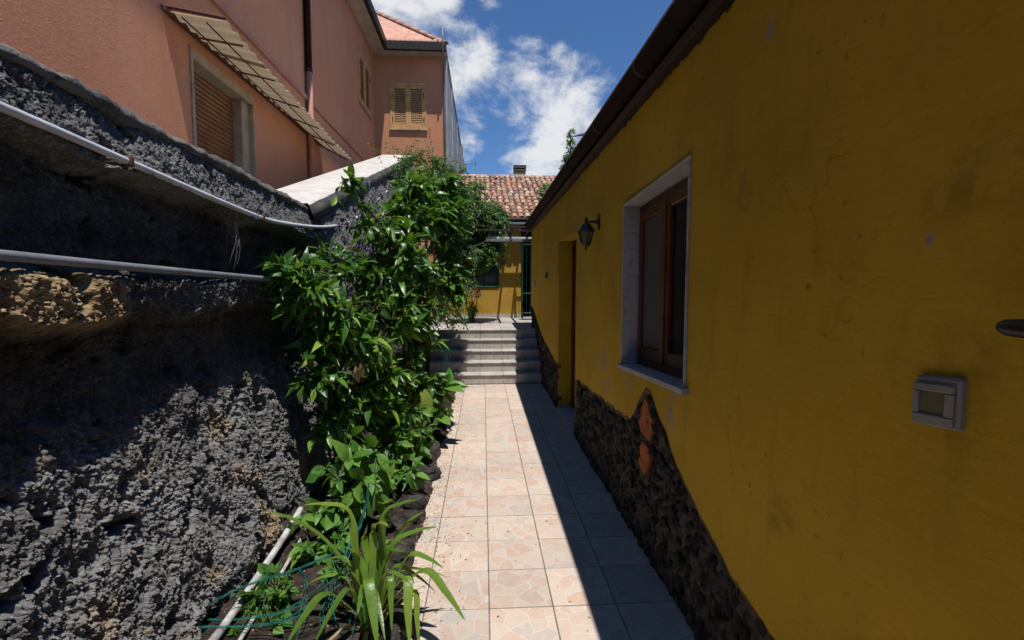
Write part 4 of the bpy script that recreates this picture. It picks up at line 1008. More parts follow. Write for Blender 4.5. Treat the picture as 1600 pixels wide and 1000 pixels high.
# green gate
gt = thing('metal_gate', 'narrow green iron gate between the rear house and the yellow house', 'gate', (1.1, 12.2, LZ))
gx0 = onY(814.5, 450, 12.2).x; gz1 = onY(820, 376, 12.2).z
MB().cbox(gx0, gx0 + .05, 12.17, 12.23, LZ, gz1, .005).build('post', 'green_paint', gt)
MB().cbox(gx0 + .7, gx0 + .75, 12.17, 12.23, LZ, gz1, .005).build('post', 'green_paint', gt)
for zz in (LZ + .12, LZ + .62, gz1 - .12): MB().cbox(gx0 + .051, gx0 + .699, 12.185, 12.215, zz, zz + .035, .004).build('rail', 'green_paint', gt)
for k in range(6): MB().tube([(gx0 + .13 + k * .1, 12.2, LZ + .05), (gx0 + .13 + k * .1, 12.2, gz1 - .1)], .009, 6).build('bar', 'green_paint', gt)
q = onY(785, 408, RYW - .1)
wc = thing('hanging_ornament', 'small dark ornament of rods hanging on the rear yellow wall', 'ornament', (q.x, RYW - .1, q.z))
for k in range(4): MB().tube([(q.x - .05 + k * .033, RYW - .07, q.z + .05), (q.x - .05 + k * .033, RYW - .07, q.z - .08 - .02 * (k % 2))], .009, 6).build('rod', 'dark_wood', wc)
MB().cbox(q.x - .065, q.x + .065, RYW - .08, RYW + .002, q.z + .051, q.z + .066, .003).build('holder', 'dark_wood', wc)

# ------------------------------------------------------------------ vegetation
def leafmesh(name, mat, w=.38, curl=.25, fold=.22, n=5, tipw=1.0, wave=0.0):
    """leaf of length 1 along +Y, upper side +Z"""
    vs = []; fs = []
    for i in range(n + 1):
        u = i / n; hw = w * .5 * (math.sin(math.pi * min(1, u * .97 + .02) ** .80) ** 1.05) * (1 if u < 1 else 0)
        z = -curl * u * u; y = u * (1 - .12 * curl * u)
        vs += [(-hw, y, z + fold * hw + wave * math.sin(u * 9)), (0, y, z), (hw, y, z + fold * hw - wave * math.sin(u * 9 + 1))]
    for i in range(n):
        a_ = 3 * i; fs += [(a_, a_ + 1, a_ + 4, a_ + 3), (a_ + 1, a_ + 2, a_ + 5, a_ + 4)]
    m = MB().add(vs, fs).mesh(name, True)
    m.materials.append(M[mat]); return m
def frame(pos_, dirv, normal, s, ws=1.0):
    y = dirv.normalized(); x = y.cross(normal); x = x.normalized() if x.length > 1e-5 else y.orthogonal().normalized(); z = x.cross(y)
    return Matrix(((x.x * s * ws, y.x * s, z.x * s, pos_.x), (x.y * s * ws, y.y * s, z.y * s, pos_.y), (x.z * s * ws, y.z * s, z.z * s, pos_.z), (0, 0, 0, 1)))
def rv(): return Vector((random.gauss(0, 1), random.gauss(0, 1), random.gauss(0, 1)))
def bake(meshes, mats, name, mat, parent):
    V = []; F = []; off = 0; cache = {}
    for m, Mx in mats:
        if m.name not in cache:
            v = np.array([q.co for q in m.vertices]); f = np.array([list(p_.vertices) for p_ in m.polygons]); cache[m.name] = (np.c_[v, np.ones(len(v))], f)
        v, f = cache[m.name]; V.append((v @ np.array(Mx).T)[:, :3]); F.append(f + off); off += len(v)
    if not V: return
    return smoothmesh(name, np.concatenate(V), np.concatenate(F), mat, parent, kind='stuff')
def bushy(root, tips, stems, meshes, mat, size, nleaf=(5, 8), limit=240, droop=.25, twig=.004, outward=None, twigmat='twig'):
    """tips: [(point, direction)]; a whorl of leaves at each tip, a twig to the nearest stem point"""
    L = []; tw = MB(); sp_ = [q for s_ in stems for q in s_]
    for (p_, d_) in tips:
        if sp_:
            b_ = min(sp_, key=lambda q: (q - p_).length + .6 * max(0, q.z - p_.z)); mid_ = (b_ + p_) / 2 + Vector((0, 0, .12 * (b_ - p_).length)) + rv() * .015
            tw.tube([b_, mid_, p_, p_ + d_ * .05], [twig * 1.6, twig * 1.2, twig * .8, twig * .4], 5, False)
        nl = random.randint(*nleaf); ph = random.uniform(0, 6.28); ax = d_.normalized(); u_ = ax.orthogonal().normalized(); w_ = ax.cross(u_)
        for k in range(nl):
            a_ = ph + k * 2.4; back = .035 * k; el = random.uniform(.25, 1.0) if k > 0 else .1
            ld = (ax * math.cos(el * 1.35) + (u_ * math.cos(a_) + w_ * math.sin(a_)) * math.sin(el * 1.35)).normalized()
            ld = (ld + Vector((0, 0, -droop * random.uniform(.2, 1.3)))).normalized()
            nz = Vector((0, 0, 1)) + rv() * .6 + Vector((.05, -.2, 0))
            L.append((random.choice(meshes), frame(p_ - ax * back * random.uniform(.4, 1), ld, nz, size * random.choice((.5, .7, .85, 1.0, 1.15)) * random.uniform(.85, 1.15), random.uniform(.85, 1.15))))
    tw.build('twigs', twigmat, root, smooth=True, kind='stuff')
    L.sort(key=lambda e: (Vector(e[1].col[3][:3]) - CAM).length)
    # the leaves that show largest become parts, the others one mass
    keep = L[:limit]
    for m, Mx in keep: place('leaf', m, root, Mx)
    bake(meshes, L[limit:], 'foliage', mat, root)
    return len(L)
def stemtube(root, pts, r0, r1, mat='bark', name='stem', n=4):
    sp_ = smoothpts([Vector(p_) for p_ in pts], n); N = len(sp_)
    sp_ = [p_ + rv() * r0 * .18 for p_ in sp_]
    MB().tube(sp_, [r0 + (r1 - r0) * i / (N - 1) for i in range(N)], 8).build(name, mat, root, smooth=True)
    return sp_
def cloud_tips(blobs, bias=Vector((.25, -.6, .5)), shell=.45, dens_=1.0):
    out = []
    for (px, py, Y, rx, ry, rz, n) in blobs:
        c = onY(px, py, Y)
        for k in range(int(n * dens_)):
            d_ = rv().normalized(); r_ = random.uniform(shell, 1.0) ** .6
            p_ = c + Vector((d_.x * rx, d_.y * ry, d_.z * rz)) * r_
            p_.x = max(p_.x, -1.36)
            dd = (d_ + bias * .8 + rv() * .35).normalized(); out.append((p_, dd))
    return out
def clumps(root, stems, blobs):
    for (px, py, Y, rx, ry, rz, n) in blobs:
        c = onY(px, py, Y); c.x = max(c.x, -1.3); pool = [q for s_ in stems for q in s_ if q.z < c.z + .1] or stems[0]
        b_ = min(pool, key=lambda q: (q - c).length)
        if (b_ - c).length > .1: stems.append(stemtube(root, [b_, b_.lerp(c, .5) + Vector((0, 0, -.05)) + rv() * .03, c], .011, .005, name='branch'))
    return cloud_tips([(a, b, c_, d * 1.12, e, f * 1.1, g) for a, b, c_, d, e, f, g in blobs], dens_=1.95)
big_leaves = [leafmesh('leaf', 'leaf_glossy', .36, .30, .35, 6, 1, .012), leafmesh('leaf', 'leaf_glossy', .32, .55, .25, 6, 1, .02), leafmesh('leaf', 'leaf_glossy', .39, .10, .45, 6, 1, .03), leafmesh('leaf', 'leaf_glossy', .34, .75, .3, 6, 1, .015)]

# the broad-leaved tree in front
t1 = thing('broadleaf_tree', 'broad glossy leaved tree leaning out from the stone wall in front', 'tree', (-1.0, 3.9, .1))
st1 = [stemtube(t1, [(-1.0, 3.9, .05), (-1.03, 3.88, .6), (-.98, 3.85, 1.2), (-1.02, 3.82, 1.65)], .035, .016, name='trunk'),
       stemtube(t1, [(-1.02, 3.86, .7), (-1.12, 3.6, 1.1), (-1.2, 3.45, 1.6), (-1.25, 3.4, 1.8)], .018, .008, name='branch'),
       stemtube(t1, [(-.98, 3.85, 1.1), (-.85, 3.7, 1.4), (-.75, 3.6, 1.7)], .016, .007, name='branch'),
       stemtube(t1, [(-1.0, 3.86, .9), (-.95, 3.5, .95), (-.98, 3.3, 1.0)], .014, .006, name='branch')]
tips = clumps(t1, st1, [(468, 448, 3.35, .20, .16, .18, 22), (438, 425, 3.25, .09, .08, .10, 6), (520, 500, 3.5, .22, .18, .20, 26), (590, 345, 4.0, .18, .16, .16, 9), (548, 284, 3.9, .09, .07, .05, 3), (530, 410, 3.8, .20, .16, .16, 9),
                   (640, 295, 4.4, .18, .18, .12, 13), (625, 400, 4.1, .20, .18, .22, 20), (610, 490, 4.0, .24, .2, .22, 24), (640, 345, 4.3, .22, .2, .2, 22), (495, 590, 3.35, .15, .10, .09, 9), (560, 545, 3.6, .20, .16, .14, 16), (590, 440, 4.0, .22, .16, .2, 24),
                   (575, 640, 3.7, .22, .14, .16, 20), (535, 605, 3.6, .18, .12, .14, 14), (520, 660, 3.5, .15, .10, .14, 12), (600, 585, 3.8, .2, .14, .16, 16), (510, 540, 3.45, .15, .12, .12, 10)])
bushy(t1, tips, st1, big_leaves, 'leaf_glossy', .128, (5, 9), 290)
# second tree behind it
t2 = thing('broadleaf_tree', 'broad leaved tree behind the front one, its crown above the stairs', 'tree', (-.75, 5.0, .1))
st2 = [stemtube(t2, [(-.72, 5.0, .05), (-.66, 5.0, .5), (-.58, 4.98, .95), (-.66, 5.0, 1.5), (-.72, 5.05, 2.1), (-.7, 5.2, 2.7)], .040, .014, name='trunk'),
       stemtube(t2, [(-.66, 5.0, 1.2), (-.5, 5.0, 1.6), (-.38, 5.05, 2.1)], .018, .008, name='branch'),
       stemtube(t2, [(-.7, 5.0, 1.5), (-.9, 5.1, 2.2), (-.95, 5.2, 2.6)], .018, .008, name='branch')]
tips = clumps(t2, st2, [(655, 325, 5.0, .28, .22, .24, 36), (698, 345, 5.1, .22, .2, .26, 32), (640, 425, 4.8, .30, .22, .26, 36), (700, 425, 5.2, .18, .18, .26, 26), (640, 495, 4.7, .26, .2, .2, 26), (690, 295, 5.2, .20, .18, .16, 18), (665, 530, 4.8, .16, .14, .12, 9), (600, 600, 4.5, .26, .18, .26, 22), (650, 600, 4.7, .2, .16, .22, 16), (715, 455, 5.2, .08, .1, .14, 7)])
bushy(t2, tips, st2, big_leaves, 'leaf_glossy', .132, (6, 10), 290)
# climber over pergola and ramp wall
t3 = thing('climbing_vine', 'fine leaved climber hanging over the stairs and the pergola', 'climber', (-.9, 8.3, .1))
st3 = [stemtube(t3, [(-1.1, 8.0, .05), (-1.05, 8.0, 1.2), (-.9, 8.1, 2.3), (-.5, 8.4, 2.7), (.1, 8.8, 2.75)], .022, .006, name='stem'),
       stemtube(t3, [(-1.05, 8.0, 1.4), (-1.2, 7.8, 2.6), (-1.3, 7.7, 3.4), (-1.2, 7.9, 3.9)], .018, .006, name='stem'),
       stemtube(t3, [(-.9, 8.1, 2.2), (-.4, 8.6, 2.3), (.1, 9.8, 2.6), (.1, 11.3, 3.0)], .014, .005, name='stem')]
fine_leaf = [leafmesh('fine_leaf', 'leaf_fine', .42, .3, .3, 3)]
L = []; tw = MB()
allst = [q for s_ in st3 for q in s_]
for (px, py, Y, rx, ry, rz, n) in ((705, 325, 8.1, .34, .4, .40, 420), (746, 352, 10.9, .52, .35, .44, 620), (690, 290, 7.8, .40, .4, .30, 260), (708, 395, 8.2, .30, .35, .28, 300), (762, 340, 11.3, .40, .35, .32, 420), (655, 265, 7.6, .36, .3, .2, 120), (770, 385, 11.3, .22, .25, .16, 70), (705, 440, 8.0, .30, .3, .3, 160), (700, 480, 7.6, .2, .2, .25, 90), (735, 300, 10.4, .3, .3, .16, 110), (742, 400, 10.6, .36, .3, .22, 300)):
    c = onY(px, py, Y)
    for k in range(n):
        d_ = rv().normalized(); p_ = c + Vector((d_.x * rx, d_.y * ry, d_.z * rz)) * random.uniform(.5, 1) ** .7
        dd = (d_ * .6 + rv() * .6 + Vector((.1, -.2, -.35))).normalized(); ln = random.uniform(.12, .30); q1 = p_ + dd * ln * .5 + Vector((0, 0, .02)); q2 = p_ + dd * ln + Vector((0, 0, -.35 * ln))
        tw.tube([p_, q1, q2], [.003, .0022, .001], 4, False)
        for j in range(random.randint(9, 13)):
            u = (j + .5) / 12; pp = p_.lerp(q1, min(1, 2 * u)) if u < .5 else q1.lerp(q2, min(1, 2 * u - 1))
            sd = dd.cross(Vector((0, 0, 1))); sd = sd.normalized() if sd.length > .01 else Vector((1, 0, 0))
            ld = (dd * .5 + sd * (1 if j % 2 else -1) + rv() * .35 + Vector((0, 0, -.2))).normalized()
            L.append((fine_leaf[0], frame(pp, ld, Vector((0, -.2, 1)) + rv() * .4, random.uniform(.04, .075) * (1.35 if Y > 10 else 1))))
bake(None, L, 'foliage', 'leaf_fine', t3)
# loose shoots reaching up over the cap of the ramp
sh = MB(); L = []
for k in range(38):
    p_ = onY(random.uniform(590, 700), random.uniform(250, 290), 7.6 + random.uniform(-.4, .5)); ux_ = random.uniform(-1, .9)
    pts = [p_]; d_ = Vector((ux_, random.gauss(0, .3), random.uniform(.6, 1.4))).normalized()
    for j in range(7):
        d_ = (d_ + Vector((ux_ * .14, 0, -.10)) + rv() * .12).normalized(); pts.append(pts[-1] + d_ * random.uniform(.05, .095))
        for s_ in range(3):
            L.append((fine_leaf[0], frame(pts[-1], (d_ * .6 + rv() * .7).normalized(), Vector((0, -.3, 1)) + rv() * .4, random.uniform(.03, .058))))
    sh.tube(pts, [.0035 * (1 - .09 * j) for j in range(len(pts))], 4, False)
bake(None, L, 'shoot_leaves', 'leaf_fine', t3)
sh.build('shoots', 'twig', t3, True, 'stuff')
tw.build('twigs', 'twig', t3, True, 'stuff')

# leafy plants low in the bed
soft = [leafmesh('leaf', 'leaf_soft', .55, .35, .25, 5, 1, .02), leafmesh('leaf', 'leaf_soft', .48, .5, .3, 5), leafmesh('leaf', 'leaf_soft', .60, .2, .15, 5, 1, .03)]
def lowplant(name, label, cat, px, py, Y, blobs, size, limit, nleaf=(4, 6), meshes=soft, mat='leaf_soft', droop=.35, nst=3, stemr=.009):
    c = onY(px, py, Y); bz = bedz(c.x, Y)
    r_ = thing(name, label, cat, (c.x, Y, bz))
    tips = cloud_tips(blobs)
    st_ = []
    for k in range(nst):
        tp = tips[(k * 7) % len(tips)][0]; st_.append(stemtube(r_, [(c.x + random.uniform(-.04, .04), Y + random.uniform(-.04, .04), bz - .01), (c.x * .7 + tp.x * .3, Y * .7 + tp.y * .3, bz + (tp.z - bz) * .5), tp], stemr, stemr * .4, 'twig'))
    bushy(r_, tips, st_, meshes, mat, size, nleaf, limit, droop, .003)
lowplant('leafy_plant', 'bright green plant with large drooping leaves under the front tree', 'plant', 560, 860, 3.0,
         [(530, 730, 2.95, .12, .1, .10, 7), (575, 750, 2.95, .15, .1, .12, 9), (545, 790, 2.9, .17, .1, .10, 9), (500, 800, 2.85, .09, .08, .06, 4), (560, 700, 3.1, .14, .1, .10, 7)], .15, 200)
lowplant('leafy_plant', 'small dark plant between the front plant and the wall foot', 'plant', 495, 860, 2.75,
         [(490, 860, 2.7, .09, .08, .10, 10), (520, 845, 2.75, .09, .08, .08, 8), (475, 810, 2.85, .06, .05, .05, 4), (530, 895, 2.6, .08, .06, .05, 6)], .085, 150)
lowplant('shade_plant', 'mid green bushy plant beside the dark edging stones of the path', 'plant', 610, 700, 4.0,
         [(600, 640, 4.0, .22, .16, .14, 18), (640, 640, 4.2, .14, .14, .12, 12), (560, 660, 3.8, .18, .14, .12, 12), (610, 690, 3.8, .18, .12, .12, 16), (650, 690, 4.1, .12, .1, .14, 14), (635, 735, 3.7, .12, .1, .10, 12), (600, 745, 3.4, .10, .08, .08, 8)], .12, 200)
lowplant('leafy_bush', 'dense bright green bush with small leaves below the bent trunk', 'plant', 645, 660, 4.6,
         [(645, 555, 4.55, .13, .12, .14, 26), (625, 575, 4.5, .12, .1, .12, 16), (655, 590, 4.6, .10, .1, .1, 12)], .075, 200, (5, 8))
lowplant('broadleaf_plant', 'bright green broad leaved plant leaning over the far end of the path', 'plant', 672, 660, 4.9,
         [(665, 600, 4.9, .12, .12, .08, 7), (685, 605, 4.9, .12, .1, .06, 6), (690, 640, 4.9, .07, .1, .12, 6), (640, 615, 4.7, .10, .1, .08, 5)], .20, 120, (2, 4))
lowplant('weed', 'low round leaved weed by the wire netting at the wall foot', 'plant', 405, 950, 2.3,
         [(405, 930, 2.3, .09, .08, .06, 16), (430, 905, 2.4, .07, .07, .05, 10), (380, 985, 2.2, .08, .07, .05, 14), (420, 970, 2.2, .09, .06, .05, 12), (440, 930, 2.3, .05, .05, .05, 7)], .055, 240, (3, 6), [leafmesh('leaf', 'leaf_soft', .8, .3, .2, 5), leafmesh('leaf', 'leaf_soft', .7, .1, .3, 5)])
lowplant('weed', 'tiny bright weed at the far path edge beside the broad leaved plant', 'plant', 700, 652, 5.3, [(700, 640, 5.3, .05, .05, .05, 6)], .06, 60, (3, 5), nst=1, stemr=.004)
# the big yellow leaf
yl = thing('yellow_leaf_plant', 'large yellowing leaf hanging beside the path edge', 'plant', (onY(665, 660, 4.8).x, 4.8, bedz(-.6, 4.8)))
b_ = onY(664, 608, 4.45); tp = onY(666, 670, 4.42)
ylm = leafmesh('leaf', 'leaf_yellow', .36, .2, .4, 8, 1, .02)
place('leaf', ylm, yl, frame(b_, tp - b_, Vector((.5, -.8, .9)), (tp - b_).length * 1.05))
stemtube(yl, [Vector((b_.x - .05, 4.85, bedz(-.6, 4.8))), Vector((b_.x - .02, 4.82, b_.z * .6)), b_], .008, .005, 'twig')
# dry leaf clump in the tree
dl = thing('dry_leaf', 'pale withered leaf hanging in the middle of the front tree', 'leaf', tuple(onY(562, 590, 3.5)))
dm = leafmesh('blade', 'leaf_dry', .35, .5, .6, 6, 1, .05)
for (a, b, c_, d_) in ((556, 572, 561, 600), (563, 568, 568, 592)):
    q0 = onY(a, b, 3.42); q1 = onY(c_, d_, 3.42); place('blade', dm, dl, frame(q0, q1 - q0, Vector((.3, -1, .2)), (q1 - q0).length * 1.1))

# strap-leaved plant in front
cr = thing('strap_leaf_plant', 'large strap leaved plant arching over the soil and path in the foreground', 'plant', (onZ(578, 985, .05).x, onZ(578, 985, .05).y, .05))
base = onZ(578, 985, .04)
def strap(root, pts, w0, mat='leaf_strap', name='leaf', fold=.35, n=12):
    w = w0 * .95; P = smoothpts([Vector(p_) for p_ in pts], 5); N = len(P); vs = []; fs = []
    for i, p_ in enumerate(P):
        u = i / (N - 1); t_ = (P[min(i + 1, N - 1)] - P[max(i - 1, 0)]).normalized()
        side_ = t_.cross(Vector((0, 0, 1))); 
        if side_.length < .2: side_ = t_.cross(Vector((.3, -1, .1)))
        side_.normalize(); up_ = side_.cross(t_).normalized()
        hw = w * .5 * (.38 + .62 * math.sin(min(1, u * 1.5) * math.pi / 2)) * (1 - max(0, (u - .45) / .55) ** 2.2) + .0006
        f_ = fold * (1 - .6 * u)
        vs += [p_ - side_ * hw + up_ * hw * f_, p_, p_ + side_ * hw + up_ * hw * f_]
    for i in range(N - 1): a_ = 3 * i; fs += [(a_, a_ + 1, a_ + 4, a_ + 3), (a_ + 1, a_ + 2, a_ + 5, a_ + 4)]
    MB().add(vs, fs).build(name, mat, root, True)
by = base.y
for (mid_, tip_, dy1, dy2, w) in (((500, 838), (413, 798), -.02, -.10, .046), ((545, 800), (474, 789), .05, .02, .044), ((600, 805), (655, 781), .05, .10, .040), ((615, 850), (684, 823), .0, .06, .048), ((622, 838), (662, 800), .10, .16, .036),
                              ((585, 825), (606, 822), .04, -.06, .044), ((640, 868), (693, 888), -.02, -.05, .046), ((665, 892), (727, 970), -.08, -.22, .048), ((635, 905), (640, 1010), -.12, -.26, .046), ((575, 905), (590, 1015), -.20, -.36, .048),
                              ((505, 930), (446, 1010), -.12, -.28, .046), ((648, 925), (655, 1015), -.05, -.12, .030), ((560, 870), (515, 852), .03, -.12, .040), ((610, 900), (612, 985), -.16, -.26, .03), ((595, 860), (640, 870), .08, .06, .04), ((570, 850), (575, 818), .1, .1, .035)):
    m_ = onY(mid_[0], mid_[1], by + dy1); e_ = onY(tip_[0], tip_[1], by + dy2)
    if e_.z < .03: e_.z = .03
    b0 = base + Vector((random.uniform(-.06, .06), random.uniform(-.05, .05), 0))
    q_ = b0.lerp(m_, .55) + Vector((0, 0, .035)); 
    strap(cr, [b0, q_, m_, m_.lerp(e_, .55) + Vector((0, 0, .018)), e_], w)
for k in range(12):
    a_ = k * 2.4; h = random.uniform(.22, .36); r_ = random.uniform(.10, .26); b0 = base + Vector((math.cos(a_) * .03, math.sin(a_) * .03, 0))
    m_ = b0 + Vector((math.cos(a_) * r_ * .5, math.sin(a_) * r_ * .5, h)); e_ = b0 + Vector((math.cos(a_) * r_ * 1.5, math.sin(a_) * r_ * 1.5, h * random.uniform(.5, 1.0)))
    strap(cr, [b0, b0.lerp(m_, .5) + Vector((0, 0, .03)), m_, m_.lerp(e_, .55) + Vector((0, 0, .02)), e_], random.uniform(.026, .036))
MB().lathe([(.045, -.03), (.05, .03), (.035, .10), (.022, .15)], (base.x, base.y, base.z), 9).build('bulb', 'leaf_soft', cr, True)

for k in range(7):
    a_ = k * 1.1 + .4; b0 = base + Vector((math.cos(a_) * .03, math.sin(a_) * .03, .02)); e_ = b0 + Vector((math.cos(a_) * .22, math.sin(a_) * .22, 0)); e_.z = .03
    strap(cr, [b0, b0.lerp(e_, .4) + Vector((0, 0, .05)), e_], .022, 'leaf_dry', 'dead_leaf', .6)
# flowering plant on the landing
fc = onZ(737, 503, LZ)
fl = thing('flowering_plant', 'pink flowering clump with narrow arching leaves on the landing edge', 'plant', tuple(fc))
for k in range(42):
    a_ = random.uniform(0, 6.28); h = random.uniform(.25, .5); r_ = random.uniform(.1, .3)
    b0 = fc + Vector((random.uniform(-.08, .08), random.uniform(-.08, .08), 0)); m_ = b0 + Vector((math.cos(a_) * r_ * .5, math.sin(a_) * r_ * .5, h)); e_ = b0 + Vector((math.cos(a_) * r_ * 1.2, math.sin(a_) * r_ * 1.2, h * random.uniform(.3, .8)))
    strap(fl, [b0, m_, e_], .022, 'leaf_strap')
pm = leafmesh('petal', 'petal', .5, .5, .2, 3)
for (a, b) in ((727, 444), (735, 447), (737, 457), (747, 455), (742, 463), (748, 461)):
    q = onY(a, b, fc.y - .05)
    strap_p = MB().tube([fc + Vector((random.uniform(-.04, .04), 0, 0)), (fc + q) / 2 + Vector((.02, 0, .03)), q], .006, 5); strap_p.build('flower_stalk', 'twig', fl, True)
    for k in range(7): place('petal', pm, fl, frame(q, (rv() + Vector((0, -.4, .3))).normalized(), rv(), random.uniform(.09, .13)))

# little tree behind the yellow house
tr = thing('small_tree', 'slender dark green tree rising behind the gutter of the yellow house', 'tree', (1.95, 11.2, LZ))
stt = [stemtube(tr, [(1.95, 11.2, LZ - .02), (1.97, 11.2, 2.5), (2.0, 11.2, 3.8), (2.04, 11.2, 5.1)], .05, .008, name='trunk'), stemtube(tr, [(1.96, 11.2, 2.6), (1.7, 11.1, 3.3), (1.52, 11.0, 3.75)], .02, .006, name='branch')]
tleaf = [leafmesh('small_leaf', 'leaf_glossy', .40, .2, .3, 3)]
L = []; tw = MB()
for (px, py, Y, rx, ry, rz, n) in ((893, 213, 11.2, .05, .05, .12, 14), (894, 232, 11.2, .11, .1, .16, 36), (893, 252, 11.2, .16, .16, .16, 44), (905, 262, 11.2, .22, .2, .2, 40), (882, 268, 11.2, .10, .1, .09, 16), (853, 303, 11.0, .19, .16, .16, 50), (868, 293, 11.1, .12, .1, .10, 16), (934, 203, 11.6, .07, .06, .08, 12)):
    c = onY(px, py, Y)
    for k in range(n):
        d_ = rv().normalized(); p_ = c + Vector((d_.x * rx, d_.y * ry, d_.z * rz)); dd = (d_ + Vector((0, -.2, .6))).normalized()
        b_ = min(stt[0] + stt[1], key=lambda q: (q - p_).length); tw.tube([b_, (b_ + p_) / 2 + Vector((0, 0, -.02)), p_], [.005, .004, .002], 4, False)
        for j in range(7): L.append((tleaf[0], frame(p_ + rv() * .02, (dd + rv() * .7).normalized(), Vector((0, -.4, 1)) + rv() * .3, random.uniform(.06, .10))))
bake(None, L, 'crown', 'leaf_glossy', tr); tw.build('twigs', 'bark', tr, True, 'stuff')

# green wire netting, torn and coiled
wn_ = thing('wire_netting', 'torn length of green plastic coated wire netting over the soil', 'netting', (onZ(500, 960, .05).x, onZ(500, 960, .05).y, .05))
def twisted(pts, r_=.0017, amp=.004, pitch=.035):
    P = smoothpts([Vector(p_) for p_ in pts], 14)
    for ph in (0, math.pi):
        q_ = []; s_ = 0
        for i, p_ in enumerate(P):
            if i: s_ += (P[i] - P[i - 1]).length
            a_ = 2 * math.pi * s_ / pitch + ph; q_.append(p_ + Vector((math.cos(a_) * amp * .7, math.sin(a_) * amp * .7, math.sin(a_) * amp)))
        MB().tube(q_, r_, 4, False).build('strand', 'green_wire', wn_, True)
for pts in ([(577, 755, 2.55), (570, 800, 2.5), (556, 840, 2.45), (535, 900, 2.3), (520, 950, 2.2), (545, 1010, 2.1)], [(574, 765, 2.55), (566, 815, 2.5), (545, 850, 2.4), (520, 920, 2.3), (500, 1010, 2.1)], [(578, 770, 2.5), (562, 830, 2.45), (555, 880, 2.4), (560, 930, 2.2), (548, 1005, 2.1)],
            [(262, 951, 2.2), (330, 968, 2.2), (400, 965, 2.15), (460, 950, 2.15), (520, 905, 2.2), (545, 862, 2.3)], [(240, 990, 2.1), (320, 980, 2.1), (400, 978, 2.1), (470, 960, 2.1), (540, 900, 2.2)], [(320, 950, 2.2), (360, 925, 2.2), (410, 905, 2.3), (460, 890, 2.3), (520, 865, 2.35)],
            [(273, 975, 2.1), (272, 1010, 2.05)], [(420, 890, 2.35), (412, 930, 2.3), (395, 975, 2.2), (390, 1015, 2.1)], [(470, 890, 2.3), (480, 910, 2.3), (478, 940, 2.2), (470, 975, 2.15), (460, 1010, 2.1)], [(505, 890, 2.3), (512, 930, 2.2), (500, 960, 2.15), (505, 1010, 2.1)], [(640, 1000, 2.1), (560, 940, 2.2), (540, 870, 2.35), (565, 820, 2.45)]):
    twisted([onY(a, b, Y) for a, b, Y in pts])
    ja, jb = random.uniform(-9, 9), random.uniform(-9, 9); twisted([onY(a + ja * (.3 + .25 * i_), b + jb * (.3 + .2 * i_), Y + .02) for i_, (a, b, Y) in enumerate(pts)])
for i, (label, pts) in enumerate((('short coil of green wire netting hanging at the foot of the stairs', [(700, 540, 6.0), (695, 565, 6.0), (688, 590, 6.0)]), ('short coil of green wire netting among the leaves of the bed', [(648, 660, 4.3), (645, 690, 4.3), (638, 720, 4.2), (600, 770, 3.6)]))):
    g_ = thing('wire_netting', label, 'netting', tuple(onY(*pts[-1])))
    for k in range(7):
        MB().tube(smoothpts([onY(a + random.uniform(-6, 6) + k - 3, b, Y) for a, b, Y in pts] , 4), .0022, 4, False).build('strand', 'green_wire', g_, True)

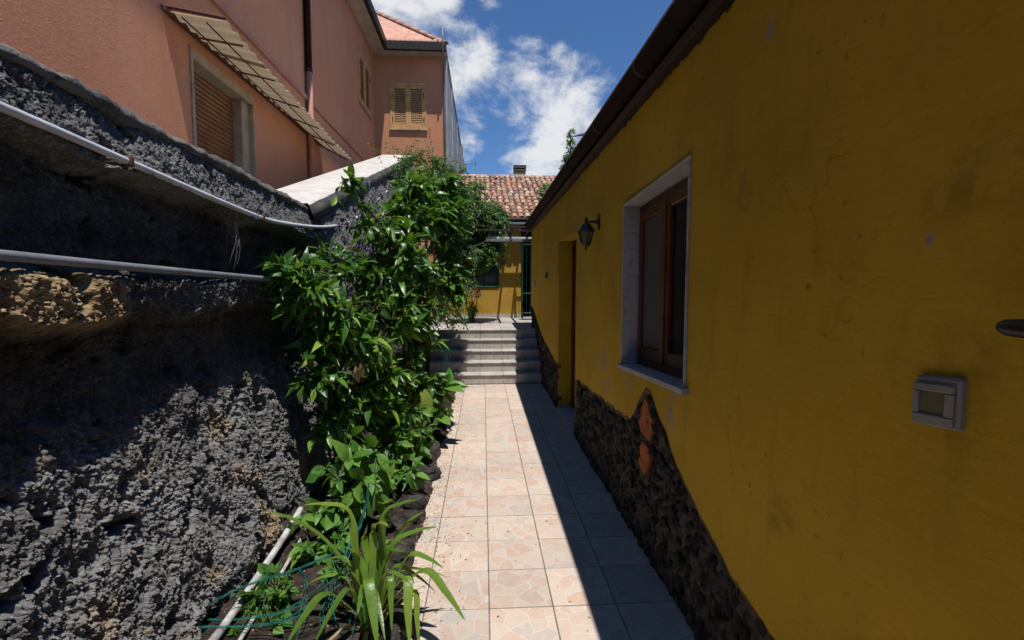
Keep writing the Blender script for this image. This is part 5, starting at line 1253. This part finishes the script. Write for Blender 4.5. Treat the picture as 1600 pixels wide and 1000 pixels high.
# edging stones
edge = [rockmesh(20 + i, .30, 3) for i in range(4)]
pxs = [(690, 678), (683, 700), (668, 720), (672, 742), (664, 765), (655, 790), (652, 812), (640, 830), (697, 650), (702, 630), (630, 870), (640, 905), (612, 960), (640, 985)]
for i, (a, b) in enumerate(pxs):
    q = onZ(a, b, .03); s_ = random.uniform(.05, .085)
    if i in (2, 3): s_ = .10
    o = bpy.data.objects.new('edging_stone', edge[i % 4]); COL.objects.link(o)
    o.location = (q.x - .05, q.y, .035); o.scale = (s_, s_ * random.uniform(.9, 1.4), s_ * random.uniform(.7, 1.0)); o.rotation_euler = (random.uniform(-.3, .3), random.uniform(-.3, .3), random.uniform(0, 6))
    tag(o, 'dark lava edging stone between the planting bed and the tiled path', 'stone', 'lava stones edging the bed')
# litter: crumbs of earth, chips and dry leaves along the path's edge
lm = [leafmesh('chip', 'leaf_dry', .5, .3, .3, 2)]
L = []
for k in range(2600):
    y = random.uniform(1.4, 8.0); x = -.44 + abs(random.gauss(0, .13)) * (1 if random.random() < .75 else -4)
    if x < -1.3: continue
    z = max(.002, bedz(x, y) + .004) if x < -.36 else .002
    L.append((lm[0], frame(Vector((x, y, z)), Vector((random.gauss(0, 1), random.gauss(0, 1), .05)), Vector((random.gauss(0, .2), random.gauss(0, .2), 1)), random.uniform(.006, .022))))
for s_ in range(6):
    for k in range(60):
        y = PY1 + s_ * TREAD + random.uniform(.1, .25) if s_ else PY1 - random.uniform(0, .3); x = random.uniform(-.6, .35); x -= abs(random.gauss(0, .1))
        L.append((lm[0], frame(Vector((x, y, s_ * RISE + .003)), Vector((random.gauss(0, 1), random.gauss(0, 1), .05)), Vector((random.gauss(0, .2), random.gauss(0, .2), 1)), random.uniform(.01, .04))))
for k in range(90):
    x = random.uniform(-.35, .9); y = random.uniform(1.6, 7.9)
    L.append((lm[0], frame(Vector((x, y, .003)), Vector((random.gauss(0, 1), random.gauss(0, 1), .05)), Vector((random.gauss(0, .2), random.gauss(0, .2), 1)), random.uniform(.008, .03))))
lo = bake(None, L, 'leaf_litter', 'leaf_dry', None); lo['label'] = 'dry leaf litter scattered along the path edge and stairs'
pb = MB(); pr_ = rockmesh(55, .3, 1)
for k in range(900):
    y = random.uniform(1.4, 4.5); x = random.uniform(-1.35, -.38); s_ = random.uniform(.002, .007)
    Mx = Matrix.Translation((x, y, bedz(x, y) + s_ * .3)) @ Matrix.Rotation(random.uniform(0, 6), 4, 'Z') @ Matrix.Scale(s_, 4)
    pb.add([Mx @ v.co for v in pr_.vertices], [tuple(p_.vertices) for p_ in pr_.polygons])
po = pb.build('soil_gravel', 'bark_pale', None, False, 'stuff'); po['label'] = 'fine pale gravel and crumbs in the dark soil'
